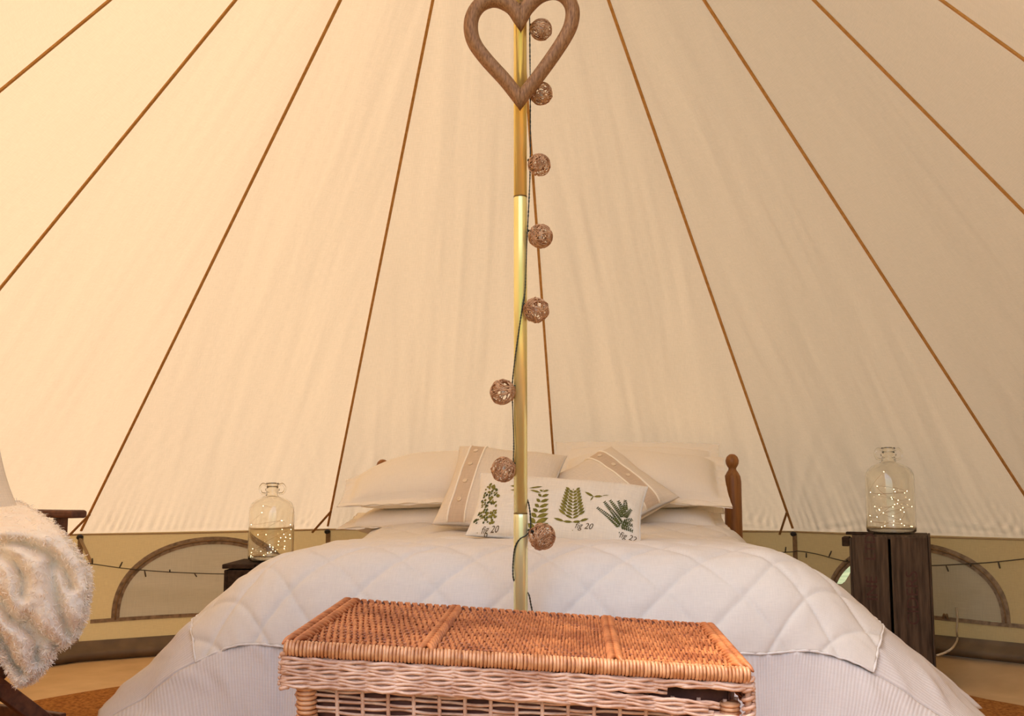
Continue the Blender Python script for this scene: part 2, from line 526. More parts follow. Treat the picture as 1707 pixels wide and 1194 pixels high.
for wname, ks in walls.items():
    c = sum((corner(k, 0) for k in ks), Vector()) / len(ks); c.z = 0
    root = thing(wname, c, {'wall_left': 'tan canvas side wall on the left with an arched window', 'wall_back': 'low tan canvas wall behind the bed head', 'wall_right': 'tan canvas side wall on the right behind the wooden crate'}[wname], 'tent wall', kind='structure')
    for k in ks:
        a, ux, L, inn = frame_of(k)
        x0, x1 = 0, L
        if k % 14 == 5: x1 = L * .3
        if k % 14 == 7: x0 = L * .7
        base = RIM((a + ux * L / 2).x) + .03
        outer = [(x0, base)] + [(x1, base)] + [(x1, HE), (x0, HE)]
        polys = [[Vector((x, z, 0)) for x, z in outer]]
        if k in WIN:
            polys.append([Vector((x, z, 0)) for x, z in arch(WS[k], hw=WS[k]['hw'] - .012, top=WS[k]['top'] - .012)])
            tri = tessellate_polygon(polys)
            flat = [v for q in polys for v in q]
            mb = MB(); mb.add([tuple(a + ux * v.x + Vector((0, 0, v.y))) for v in flat], tri)
            uv = [(v.x, v.y) for v in flat]
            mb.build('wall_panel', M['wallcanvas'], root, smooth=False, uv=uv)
        else:
            pts = np.zeros((31, 15, 3)); uv = []
            for i in range(31):
                for j in range(15):
                    x = x0 + (x1 - x0) * i / 30; z = base + (HE - base) * j / 14
                    w = .006 * fbm(x * 3 + k, z * 5, 2.2) * math.sin(math.pi * i / 30)
                    pts[i, j] = a + ux * x + Vector((0, 0, z)) + inn * w; uv.append((x, z))
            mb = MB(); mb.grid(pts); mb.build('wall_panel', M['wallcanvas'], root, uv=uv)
        # corner tape on the wall
        if k % 14 != 7:
            mb = MB(); strip(mb, [a + inn * .004 + ux * .006 + Vector((0, 0, z)) for z in (base, .3, HE - .01)], .022, ux, inn, .002)
            mb.build('corner_tape', M['wallseam'], root, smooth=False)

for k, wname in WIN.items():
    w = WS[k]; a, ux, L, inn = frame_of(k)
    to = lambda x, z, o=0.0: a + ux * x + Vector((0, 0, z)) + inn * o
    lab = 'arched zipped window in the left tent wall beside the draped chair' if k == -2 else 'arched tent window half hidden behind the tall crate'
    root = thing(wname, to(w['c'], w['sill']), lab, 'window', kind='structure')
    # tape along the arch, a double zip line
    for q, (off, wd, nm) in enumerate(((0, .034, 'arch_tape'),)):
        mb = MB(); pa = arch(w, 48)
        pts = [to(x, z, .003) for x, z in pa]
        def side(i, pts=pts):
            t = (pts[min(i + 1, len(pts) - 1)] - pts[max(i - 1, 0)]).normalized()
            return t.cross(inn).normalized()
        strip(mb, pts, wd, side, inn, .003)
        tp = mb.build(nm, M['wintape'], root, smooth=False)
        mb = MB(); mb.tube([p + inn * .005 for p in pts], .0035, 6); mb.build('zip', M['wallseam'], tp)
    mb = MB()
    strip(mb, [to(x, w['sill'] - .004 + .004 * math.sin(x * 5), .003) for x in np.linspace(.06, L - .06, 20)], .016, Vector((0, 0, 1)), inn, .004)
    mb.build('sill_tape', M['wintape'], root, smooth=False)
    # cloth flap filling the opening; on the right window it has slipped down near the crate
    nu, nv = 40, 18
    pts = np.zeros((nu + 1, nv + 1, 3)); uv = []
    for i in range(nu + 1):
        t = i / nu
        x = w['c'] - w['hw'] * math.cos(math.pi * t)
        top = w['sill'] + (w['top'] - w['sill']) * math.sin(math.pi * t) ** .82
        if k == 1:
            top -= .065 * math.exp(-((t - .195) / .07) ** 2)
        for j in range(nv + 1):
            z = w['sill'] + (top - w['sill']) * j / nv
            wv = .010 * fbm(x * 4 + k, z * 7, 5.5) * math.sin(math.pi * j / nv)
            pts[i, j] = to(x, z, -.003 + wv); uv.append((x, z))
    mb = MB(); mb.grid(pts)
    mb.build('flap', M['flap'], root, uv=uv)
    # toggle ties at the sill
    mb = MB()
    for xx in ((w['c'] + .05,) if k == -2 else (w['c'] + .14,)):
        for s in (-1, 1):
            mb.tube(smoothpath([to(xx, w['sill'], .008), to(xx + s * .006, w['sill'] + .014, .012), to(xx + s * .010, w['sill'] - .004, .014)], 5), .004, 6)
    mb.build('tie', M['wallseam'], root)

# groundsheet and its turned-up edge
mb = MB(); ring = 84
def pr(th, f):
    """radius of the 14-gon at angle th, scaled"""
    d = (th - PH) % (2 * math.pi / NP) - math.pi / NP
    return RT * math.cos(math.pi / NP) / math.cos(d) * f
prof = [0, .3, .6, .8, .86, .92, .985]
pts = np.zeros((ring, len(prof), 3))
for i in range(ring):
    th = PH + 2 * math.pi * i / ring
    for j, f in enumerate(prof):
        x = EC.x + pr(th, f) * math.sin(th); y = pr(th, f) * math.cos(th)
        z = RIM(x) * max(0, (f - .86) / .125) ** 1.0 + (.004 * fbm(x * 3, y * 3) if .5 < f < .97 else 0)
        pts[i, j] = (x, y, z)
mb.grid(pts, close_u=True)
tag(mb.build('floor', M['ground']), 'beige groundsheet floor of the tent', 'floor', kind='structure')
pts = np.zeros((ring, 7, 3))
for i in range(ring):
    th = PH + 2 * math.pi * i / ring
    for j in range(7):
        t = j / 6
        x0 = EC.x + pr(th, .98) * math.sin(th)
        z = RIM(x0) + (BANDTOP(x0) - RIM(x0)) * t
        f = .984 + .010 * t - .010 * math.sin(t * math.pi) * (1 + .8 * fbm(th * 6, t)) - .006 * math.sin(2 * math.pi * t)
        pts[i, j] = (EC.x + pr(th, f) * math.sin(th), pr(th, f) * math.cos(th), z)
nd = [i for i in range(ring + 1)]
mb = MB()
i0 = int(round((5.3) * ring / NP)); i1 = int(round(7.7 * ring / NP))
order = [i % ring for i in range(i1, ring + i0 + 1)]
mb.grid(pts[order])
tag(mb.build('trim_1', M['skirt']), 'dark turned-up groundsheet edge along the foot of the walls', 'groundsheet edge', kind='structure')

# jute mat
mb = MB(); n = 120
top, bot = [], []
R0 = lambda th: 1.86 + .02 * math.sin(3 * th + 1) + (.09 * max(0, math.sin(th)) if math.sin(th) > 0 else -.02) + .012 * math.sin(17 * th) * max(0, math.sin(th))
prf = [(0, .012), (.5, .012), (.96, .012), (.99, .010), (1.0, .006), (1.0, .0015)]
pts = np.zeros((n, len(prf), 3))
for i in range(n):
    th = 2 * math.pi * i / n
    for j, (f, z) in enumerate(prf):
        r = R0(th) * f
        zz = z + (.008 * max(0, math.sin(9 * th)) if f > .95 else 0) * (1 if z > .005 else .3)
        pts[i, j] = (EC.x + .05 + r * math.sin(th), r * math.cos(th), zz + .003)
mb.grid(pts, close_u=True)
tag(mb.build('jute_mat', M['jute']), 'round brown jute mat covering the tent floor', 'mat')

# ------------------------------------------------------------------ pole
PX, PY = .0222, -0.03
pole = thing('tent_pole', (PX, PY, 0), 'golden steel centre pole with wicker ball lights wound round it', 'pole')
zj1 = P(868, 328, PY - CAM_Y).z; zj2 = P(868, 856, PY - CAM_Y).z
for a, b, r, m in ((.012, zj2, .0182, 'pole_c'), (zj2, zj1, .0176, 'pole_b'), (zj1, 2.93, .0176, 'pole_a')):
    mb = MB(); mb.lathe([(r * .6, a), (r, a + .001), (r, b - .012), (r * .985, b - .004), (r * .93, b)], (PX, PY, 0), 40)
    mb.build('pole_section', M[m], pole)
for z in (zj2, zj1):
    mb = MB(); mb.lathe([(.0165, z - .003), (.0181, z - .0015), (.0181, z + .0005), (.0165, z + .0015)], (PX, PY, 0), 40); mb.build('joint_ring', M['joint'], pole)
mb = MB(); mb.lathe([(.0, 2.93), (.012, 2.93), (.012, 2.995), (.006, 3.005), (0, 3.005)], (PX, PY, 0), 20); mb.build('spike', M['pole_c'], pole)
mb = MB(); mb.lathe([(.0, .013), (.05, .013), (.05, .019), (.022, .022), (.022, .05), (.018, .05)], (PX, PY, 0), 32); mb.build('foot_plate', M['pole_c'], pole)

# ------------------------------------------------------------------ heart
hd = PY - CAM_Y - .052
tagh = thing('hanging_heart', P(868, 190, hd), 'carved brown wooden heart hanging at the top of the pole', 'heart ornament')
Lh = [(868, 32), (852, 11), (826, 0), (802, 7), (788, 26), (785, 50), (792, 74), (812, 101), (842, 134), (867, 166)]
Rh = [(868, 30), (879, 12), (900, -7), (925, -13), (944, -4), (954, 16), (952, 40), (941, 64), (920, 96), (893, 133), (867, 166)]
def heart_half(px):
    ctr = smoothpath([P(x, y, hd) for x, y in px], 8)
    ctr = [Vector(c) for c in ctr]
    n = len(ctr); sides = 14
    x0 = P(867.5, 80, hd).x
    V = []
    for i, c in enumerate(ctr):
        t = (ctr[min(i + 1, n - 1)] - ctr[max(i - 1, 0)]).normalized()
        s = t.cross(Vector((0, 1, 0))).normalized()
        f = i / (n - 1)
        r = .0205 * (1 - .10 * f)
        for q in range(sides):
            an = 2 * math.pi * q / sides
            v = c + s * (math.cos(an) * r) + Vector((0, 1, 0)) * (math.sin(an) * .021)
            V.append([v, t])
    # mitre both ends onto the middle plane
    sg = 1 if ctr[n // 2].x > x0 else -1
    for idx, (v, t) in enumerate(V):
        i = idx // sides
        if i < 10 or i > n - 11:
            if (v.x - x0) * sg < 0 or i in (0, n - 1):
                tt = t if abs(t.x) > .35 else Vector((.35 * (1 if t.x >= 0 else -1), t.y, t.z))
                v = v + tt * ((x0 - v.x) / tt.x)
                V[idx][0] = v
    mb = MB()
    F = []
    for i in range(n - 1):
        for q in range(sides):
            q2 = (q + 1) % sides
            F.append((i * sides + q, i * sides + q2, i * sides + sides + q2, i * sides + sides + q))
    F += [tuple(range(sides - 1, -1, -1)), tuple((n - 1) * sides + q for q in range(sides))]
    mb.add([tuple(v) for v, t in V], F)
    return mb
heart_half(Lh).build('heart_half', M['heart'], tagh, weld=True)
heart_half(Rh).build('heart_half', M['heart'], tagh, weld=True)
mb = MB()
p0 = P(868, 22, hd)
for s in (-1, 1):
    mb.tube(smoothpath([p0 + Vector((0, s * .012, -.02)), p0 + Vector((s * .004, s * .013, .012)), p0 + Vector((s * .002, .003, .03)), Vector((PX + s * .003, PY - .023, p0.z + .25)), Vector((PX, PY - .021, p0.z + .40))], 6), .0022, 6)
mb.tube([p0 + Vector((.004 * math.cos(t), .004 * math.sin(t), .026 + .002 * math.sin(3 * t))) for t in np.linspace(0, 6.28, 12)], .003, 6, closed=True)
mb.build('hanging_cord', M['strap'], tagh)

# ------------------------------------------------------------------ wicker ball lights on the pole
bl = thing('ball_light_string', (PX, PY, .02), 'string of brown wicker ball lights climbing the pole on a green cable', 'string lights')
balls = [(902, 49, 19), (902, 156, 19.5), (899, 275, 19), (901, 394, 20.5), (894, 517, 21.5), (838, 654, 21.5), (839, 783, 20.5), (903, 895, 22)]
for bi, (x, y, rp) in enumerate(balls):
    d = PY - CAM_Y - (.012 if bi != 4 else .022)
    c = P(x, y, d); R = rp / FPX * d * 1.01
    mb = MB()
    g = np.random.default_rng(30 + bi)
    for s in range(28):
        ax = g.normal(size=3); ax /= np.linalg.norm(ax)
        e1 = np.cross(ax, [.3, .5, .8]); e1 /= np.linalg.norm(e1); e2 = np.cross(ax, e1)
        off = g.uniform(-.55, .55); rr = R * g.uniform(.90, 1.02)
        ph = g.uniform(0, 6.28, 3)
        t = np.linspace(0, 2 * np.pi, 22)[:-1]
        h = off + .16 * np.sin(2 * t + ph[0]) + .08 * np.sin(3 * t + ph[1])
        q = np.sqrt(np.clip(1 - h * h, .05, 1))
        ptsb = np.array(c) + rr * (h[:, None] * ax + q[:, None] * (np.cos(t)[:, None] * e1 + np.sin(t)[:, None] * e2))
        mb.tube(ptsb, R * g.uniform(.030, .044), 5, closed=True)
    ball = mb.build('wicker_ball', M['wicker_ball'], bl)
    ball['kind'] = 'stuff'
    mb = MB(); mb.lathe([(0, -.012), (.004, -.010), (.006, 0), (.005, .008), (0, .012)], tuple(c), 10); mb.build('bulb', M['bulb'], ball)
    mb = MB()
    sgn = 1 if x < 868 else -1
    mb.tube([c + Vector((sgn * R * .6, 0, R * .35)), c + Vector((sgn * R * 1.02, .004, R * .5))], .0035, 6); mb.build('holder', M['cable'], ball)
def round_pole(px, py, front=True):
    """cable point lying on the pole surface, or beside it"""
    p = P(px, py, PY - CAM_Y)
    dx = p.x - PX
    r = .0182 + .0026
    if abs(dx) < r:
        y = math.sqrt(max(r * r - dx * dx, 0))
        return Vector((p.x, PY - y if front else PY + y, p.z))
    return Vector((p.x, PY - .002, p.z))
segs = [(881, -60), (882, 0), (883, 40), (883.5, 100), (884, 150), (884, 210), (884, 275), (882, 330), (879, 390), (877, 440), (875, 490), (871, 513), (866, 545), (861, 580), (857, 612), (854, 645), (855, 690), (856.5, 740), (856, 780)]
cable = [round_pole(x, y) for x, y in segs]
cable += [round_pole(x, y, False) for x, y in [(862, 800), (872, 820), (880, 836)]]
cable += [round_pole(x, y) for x, y in [(883, 850), (884.5, 868), (883.5, 884)]]
cable += [round_pole(x, y) for x, y in [(876, 893), (868, 897), (861, 906), (857, 920), (855, 945), (856, 965)]]
cable += [round_pole(x, y, False) for x, y in [(862, 978), (872, 984)]]
cable += [round_pole(x, y) for x, y in [(881, 990), (885, 1008), (887, 1025), (886, 1080)]]
cable.append(Vector((PX + .03, PY - .01, .05)))
cp = smoothpath(cable, 10)
for s in (0, math.pi):
    mb = MB(); q = []; acc = 0
    for i, p in enumerate(cp):
        if i: acc += (cp[i] - cp[i - 1]).length
        an = acc / .016 * 2 * math.pi + s
        q.append(p + Vector((math.cos(an) * .0011, math.sin(an) * .0011, 0)))
    mb.tube(q, .0013, 5); mb.build('cable_strand', M['cable'], bl)

# ------------------------------------------------------------------ bed
BO = Vector((.035, .10, 0)); BA = math.radians(4.9)
ex = Vector((math.cos(BA), -math.sin(BA), 0)); ey = Vector((math.sin(BA), math.cos(BA), 0))
def bed(x, y, z): return BO + ex * x + ey * y + Vector((0, 0, z))
bedM = Matrix.Translation(BO) @ Matrix.Rotation(-BA, 4, 'Z')
bf = thing('bed_frame', BO + ey * .88, 'honey pine bed frame with round post finials behind the pillows', 'bed frame')
HY = 1.775
for s in (-1, 1):
    top = P(1220, 757, (bed(.757, HY, 0).y - CAM_Y)).z if s > 0 else P(643, 766, (bed(-.757, HY, 0).y - CAM_Y)).z
    c = bed(.757 * s, HY, 0)
    rb = .030
    mb = MB()
    mb.lathe([(0, top), (.012, top - .002), (.023, top - .012), (.0285, top - .028), (.027, top - .042), (.021, top - .054), (.0165, top - .060), (.017, top - .068), (.024, top - .078), (.033, top - .095), (.0365, top - .118), (.0365, .024), (.030, .017), (0, .017)], tuple(c), 28)
    mb.build('post', M['pine'], bf)
zr = P(1205, 798, bed(.7, HY, 0).y - CAM_Y).z
for z0, z1, nm in ((zr - .09, zr, 'top_rail'), (.30, .40, 'lower_rail')):
    mb = MB(); mb.box((0, HY, (z0 + z1) / 2), (1.47, .028, z1 - z0), bedM); mb.build(nm, M['pine'], bf, smooth=False, bevel=.004)
for i in range(9):
    x = -.64 + i * .16
    mb = MB(); c = bed(x, HY, 0); mb.lathe([(.011, .40), (.016, .47), (.018, .52), (.012, zr - .12), (.011, zr - .088)], tuple(c), 12); mb.build('spindle', M['pine'], bf)
for s in (-1, 1):
    mb = MB(); mb.box((s * .70, .90, .24), (.025, 1.72, .13), bedM); mb.build('side_rail', M['pine'], bf, smooth=False, bevel=.003)
    mb = MB(); mb.box((s * .66, .10, .15), (.06, .06, .272), bedM); mb.build('leg', M['pine'], bf, smooth=False, bevel=.003)
mb = MB(); mb.box((0, .05, .24), (1.42, .025, .13), bedM); mb.build('foot_rail', M['pine'], bf, smooth=False, bevel=.003)
for i in range(8):
    mb = MB(); mb.box((0, .2 + i * .2, .275), (1.37, .07, .018), bedM); mb.build('slat', M['pine'], bf, smooth=False)

# mattress under its fitted sheet
def rounded_box(x0, x1, y0, y1, z0, z1, r, n=6):
    bm = bmesh.new()
    bmesh.ops.create_cube(bm, size=1)
    for v in bm.verts:
        v.co = Vector((x0 if v.co.x < 0 else x1, y0 if v.co.y < 0 else y1, z0 if v.co.z < 0 else z1))
    bmesh.ops.bevel(bm, geom=bm.edges[:], offset=r, segments=n, profile=.5, affect='EDGES')
    V = [tuple(v.co) for v in bm.verts]; bm.verts.index_update(); F = [tuple(v.index for v in f.verts) for f in bm.faces]
    bm.free()
    return V, F
V, F = rounded_box(-.70, .70, .06, 1.745, .288, .475, .055)
mb = MB(); mb.add([tuple(bedM @ Vector(v)) for v in V], F)
mt = thing('mattress', bed(0, .9, .288), 'mattress in a beige fitted sheet shaded under the right pillow', 'mattress')
mb.build('fitted_sheet', M['sheet'], mt)

# quilt
HW, Y0, ZT = .60, .215, .538
def table(l):
    l = np.array(l); s = np.concatenate([[0], np.cumsum(np.hypot(*np.diff(l, axis=0).T))])
    return s, l[:, 0], l[:, 1]
T_side_f = table([(0, 0), (.06, .004), (.12, .018), (.18, .045), (.24, .085), (.30, .135), (.38, .205), (.47, .285), (.58, .385), (.70, .50), (.735, .54), (.80, .544), (1.2, .546)])
T_side_h = table([(0, 0), (.05, .005), (.10, .022), (.145, .06), (.175, .12), (.19, .2), (.20, .3), (.21, .4), (.22, .54), (.30, .544), (.9, .546)])
T_front = table([(0, 0), (.05, .004), (.10, .018), (.145, .045), (.185, .085), (.215, .135), (.235, .19), (.25, .26), (.262, .34), (.272, .43), (.28, .54), (.34, .544), (1.0, .546)])
HEAD = 1.42
SX, SY = .425, .385          # seam distance beyond the core
def quilt_pt(cx, cy):
    e1 = max(abs(cx) - HW, 0); e2 = max(Y0 - cy, 0)
    hy = math.hypot(e1, e2)
    a = (e1 ** 3 + e2 ** 3) ** (1 / 3)
    x = max(-HW, min(HW, cx)); y = max(cy, Y0)
    z = ZT + .012 * (1 - (x / HW) ** 2) + .010 * math.exp(-((y - .45) / .3) ** 2)
    z += .050 * max(0, min(1, (y - 1.02) / .30)) ** 1.5 * (1 - .35 * (x / HW) ** 2)
    if a > 1e-9:
        ft = max(0, min(1, 1 - (y - .25) / .75)); ft = ft * ft * (3 - 2 * ft)
        wf = (e2 / hy) ** 3
        o = (1 - wf) * (ft * np.interp(a, T_side_f[0], T_side_f[1]) + (1 - ft) * np.interp(a, T_side_h[0], T_side_h[1])) + wf * np.interp(a, T_front[0], T_front[1])
        dz = (1 - wf) * (ft * np.interp(a, T_side_f[0], T_side_f[2]) + (1 - ft) * np.interp(a, T_side_h[0], T_side_h[2])) + wf * np.interp(a, T_front[0], T_front[2])
        sx = 1 if cx > 0 else -1
        # hanging folds that grow towards the hem
        per = (cy if e2 == 0 else cx) * 1.0 + math.atan2(e2, e1) * .25
        gr = max(0, min(1, (a - .30) / .35))
        fo = .028 * gr * fbm(per * 3.2 + 11 * sx, a * .6, 3.3, 2)
        o = max(0, o + fo)
        x += sx * o * e1 / hy; y -= o * e2 / hy
        z -= dz
    # head end rolls down onto the sheet
    hd_ = max(0, (cy - (HEAD - .10)) / .10)
    z -= .085 * hd_ * hd_
    return Vector((x, y, max(z, .0215)))
def quilt_n(cx, cy, h=.012):
    a = quilt_pt(cx + h, cy) - quilt_pt(cx - h, cy); b = quilt_pt(cx, cy + h) - quilt_pt(cx, cy - h)
    n = a.cross(b)
    return n.normalized() if n.length > 1e-9 else Vector((0, 0, 1))
DG = .205
def puff(cx, cy):
    """diamond quilting: stitched grooves and soft pads"""
    p = (cx + cy * .92 + .06) / DG; q = (cx - cy * .92 + .02) / DG
    dp = abs(p - round(p)) * DG * .7; dq = abs(q - round(q)) * DG * .7
    g = math.exp(-(dp / .0055) ** 2) + math.exp(-(dq / .0055) ** 2)
    soft = min(dp, dq)
    pad = .006 * (1 - math.exp(-soft / .022))
    wr = .0050 * fbm(cx * 5, cy * 5, 1.1, 3) + .0035 * abs(fbm(cx * 9 + cy * 4, cy * 7 - cx * 3, 4.4, 2))
    return pad - .0040 * min(g, 1.2) + wr
def quilt_grid(name, xs, ys, fn, mat, root, uvs=1.0):
    pts = np.zeros((len(xs), len(ys), 3)); uv = []
    for i, cx in enumerate(xs):
        for j, cy in enumerate(ys):
            p = quilt_pt(cx, cy) + quilt_n(cx, cy) * fn(cx, cy)
            p.z = max(p.z, .0205)
            pts[i, j] = bedM @ p; uv.append((cx, cy))
    return pts, uv
quilt = thing('quilt', BO + ey * .5 + Vector((0, 0, .02)), 'cream linen quilt with diamond stitching and ribbed border spread over the bed', 'quilt')
XE, YE = HW + SX, Y0 - SY
xs = np.linspace(-XE, XE, 260); ys = np.linspace(YE, HEAD, 210)
pts, uv = quilt_grid('c', xs, ys, puff, None, None)
mb = MB(); mb.grid(pts)
mb.build('quilted_centre', M['linen'], quilt, uv=uv, solid=.004)
def bwrk(cx, cy):
    return .0075 * fbm(cx * 4, cy * 4, 7.7, 3) + .011 * max(0, fbm((cx - cy) * 3.2, (cx + cy) * 9, 2.2, 2)) - .001
XB, YB = XE + .34, YE - .36
for nm, xs, ys, fl in (('left', np.linspace(-XB, -XE, 30), np.linspace(YE, HEAD, 110), 1), ('right', np.linspace(XE, XB, 30), np.linspace(YE, HEAD, 110), 1), ('front', np.linspace(-XB, XB, 190), np.linspace(YB, YE, 34), 0)):
    pts, uv = quilt_grid(nm, xs, ys, bwrk, None, None)
    mb = MB(); mb.grid(pts)
    if fl: uv = [(v, u) for u, v in uv]
    mb.build('border', M['border'], quilt, uv=uv, solid=.003)
# lace trim over the seam
path = [(-XE, y) for y in np.linspace(HEAD, YE, 90)] + [(x, YE) for x in np.linspace(-XE, XE, 130)[1:]] + [(XE, y) for y in np.linspace(YE, HEAD, 90)[1:]]
mb = MB()
tp = []
for i, (cx, cy) in enumerate(path):
    tp.append(bedM @ (quilt_pt(cx, cy) + quilt_n(cx, cy) * (.0025 + puff(cx, cy) * .7 + .0012 * math.sin(i * 1.9))))
mb.tube(tp, [.0030 + .0009 * math.sin(i * 2.3) for i in range(len(tp))], 7)
mb.build('lace_trim', M['lace'], quilt)

# ------------------------------------------------------------------ pillows and cushions
def frame(c, right, tilt, roll=0.0, yaw=0.0):
    """matrix for a cushion: local x across, local y up its face, local z out of its face"""
    x = Vector((math.cos(yaw), math.sin(yaw), 0))
    b = Vector((-math.sin(yaw), math.cos(yaw), 0))
    y = b * math.cos(tilt) + Vector((0, 0, math.sin(tilt)))
    z = x.cross(y)
    x2 = x * math.cos(roll) + y * math.sin(roll); y2 = -x * math.sin(roll) + y * math.cos(roll)
    Mx = Matrix((x2, y2, z)).transposed().to_4x4(); Mx.translation = c
    return Mx
def cushion_pt(a, b, side, w, h, t, pinch=.07, flange=0.0, seed=0, sag=0.0, taper=0.0):
    tp_ = taper * max(0.0, min(1.0, (-a - .05) / .95)) ** 1.4
    fx = 1 - pinch * (1 - b * b) * abs(a) ** 3; fy = 1 - pinch * (1 - a * a) * abs(b) ** 3
    x = a * w / 2 * fx; y = b * h / 2 * fy * (1 - tp_) - tp_ * h * .42
    ia = a / (1 - flange * 2 / w) if flange else a; ib = b / (1 - flange * 2 / h) if flange else b
    pa = max(0, 1 - abs(ia) ** 2.4); pb = max(0, 1 - abs(ib) ** 2.4)
    z = t / 2 * (pa * pb) ** .46
    z += (.004 + .006 * min(1, pa * pb * 4)) * fbm(a * 1.6 + seed, b * 1.6, seed * .7, 2) * (1 if side > 0 else .3) * (pa * pb > 0)
    if flange and (pa * pb == 0):
        z += .010 * fbm(a * 3 + seed * 2, b * 3, 9.1, 2) * side
    z = max(z, .0018) if not flange or pa * pb > 0 else z + .0015 * side * side
    p = Vector((x, y, z * side if not (flange and pa * pb == 0) else z * 1.0 + (.0012 * side)))
    if sag:
        p.z -= sag * (a * a)
        p.y -= sag * .6 * a * a
    return p
def cushion(name, Mx, w, h, t, mat, parent=None, n=44, **kw):
    mb = MB(); uv = []
    cs = np.sin(np.linspace(-1, 1, n + 1) * math.pi / 2) * .55 + np.linspace(-1, 1, n + 1) * .45
    for side in (1, -1):
        pts = np.zeros((n + 1, n + 1, 3))
        for i, a in enumerate(cs):
            for j, b in enumerate(cs):
                pts[i, j] = Mx @ cushion_pt(a, b, side, w, h, t, **kw); uv.append((a * w / 2, b * h / 2))
        if side < 0: pts = pts[::-1]
        mb.grid(pts)
    # rim
    bord = [(i, 0) for i in range(n)] + [(n, j) for j in range(n)] + [(n - i, n) for i in range(n)] + [(0, n - j) for j in range(n)]
    N1 = (n + 1) ** 2
    F = []
    for q in range(len(bord)):
        (i, j), (k, l) = bord[q], bord[(q + 1) % len(bord)]
        F.append((i * (n + 1) + j, k * (n + 1) + l, N1 + (n - k) * (n + 1) + l, N1 + (n - i) * (n + 1) + j))
    mb.f += F
    return mb.build(name, mat, parent, uv=uv)

pl = [('sleeping_pillow', (718, 799), 4.46, math.radians(28), .06, .71, .43, .175, 'cream oxford pillow at the left of the bed head', 1.0, -BA),
      ('sleeping_pillow', (1068, 798), 4.42, math.radians(28), -.03, .70, .43, .175, 'cream oxford pillow leaning in front of the right bed post', 3.0, -BA),
      ('sleeping_pillow', (712, 866), 4.47, math.radians(7), .02, .66, .42, .13, 'cream pillow lying flat beneath the left oxford pillow', 7.0, -BA),
      ('sleeping_pillow', (1072, 866), 4.42, math.radians(7), -.02, .66, .42, .13, 'cream pillow lying flat beneath the right oxford pillow', 9.0, -BA),
      ('sleeping_pillow', (1062, 792), 4.55, math.radians(50), -.02, .70, .38, .13, 'cream pillow tucked behind the right front pillow', 5.0, -BA)]
for nm, (x, y), d, tl, rl, w, h, t, lab, sd, yw in pl:
    c = P(x, y, d)
    rt = thing(nm, c, lab, 'pillow', 'sleeping pillows')
    cushion('pillowcase', frame(c, None, tl, rl, yw), w, h, t, M['pillow'], rt, flange=.045, seed=sd, pinch=.03, sag=.008, taper=.48 if sd == 1.0 else 0.0)

def on_cushion(Mx, a, b, w, h, t, lift=.001, **kw):
    p = cushion_pt(a, b, 1, w, h, t, **kw)
    e = .02
    dx = cushion_pt(a + e, b, 1, w, h, t, **kw) - cushion_pt(a - e, b, 1, w, h, t, **kw)
    dy = cushion_pt(a, b + e, 1, w, h, t, **kw) - cushion_pt(a, b - e, 1, w, h, t, **kw)
    nn = dx.cross(dy)
    nn = nn.normalized() if nn.length > 1e-9 else Vector((0, 0, 1))
    return Mx @ (p + nn * lift), (Mx.to_3x3() @ nn).normalized()
def button_cushion(c, tilt, roll, yaw, w, h, t, lab, band, seed, name='button_cushion'):
    rt = thing(name, c, lab, 'cushion', 'buttoned linen cushions')
    Mx = frame(c, None, tilt, roll, yaw)
    kw = dict(seed=seed, pinch=.09)
    cushion('cover', Mx, w, h, t, M['cushion'], rt, **kw)
    a0, a1 = band
    # placket strip with white piping and buttons
    pts = np.zeros((7, 40, 3)); uv = []
    for i, a in enumerate(np.linspace(a0, a1, 7)):
        for j, b in enumerate(np.linspace(-.985, .985, 40)):
            pts[i, j] = on_cushion(Mx, a, b, w, h, t, .0016, **kw)[0]; uv.append((a * w / 2, b * h / 2))
    mb = MB(); mb.grid(pts); pk = mb.build('placket', M['placket'], rt, uv=uv)
    for a in band:
        mb = MB(); mb.tube([on_cushion(Mx, a, b, w, h, t, .0025, **kw)[0] for b in np.linspace(-.985, .985, 50)], .0036, 6)
        mb.build('piping', M['piping'], rt)
    for b in (-.62, -.2, .22, .64):
        p, n = on_cushion(Mx, (a0 + a1) / 2, b, w, h, t, .002, **kw)
        q = n.to_track_quat('Z', 'Y').to_matrix().to_4x4(); q.translation = p
        mb = MB(); mb.lathe([(.0, .0), (.0090, 0), (.0098, .0022), (.0082, .0042), (.0062, .0028), (0, .0024)], (0, 0, 0), 16)
        mb.v = [np.array([tuple(q @ Vector(v)) for v in mb.v[0]])]
        mb.build('button', M['button'], pk)
button_cushion(P(836, 816, 4.18), math.radians(44), math.radians(-8), -BA, .44, .44, .15, 'buttoned linen cushion leaning on the left pillow behind the pole', (-.74, -.44), 2.0)
button_cushion(P(1010, 822, 4.24), math.radians(42), math.radians(40), -BA, .40, .40, .15, 'buttoned linen cushion set on its corner against the right pillow', (.22, .55), 8.0)

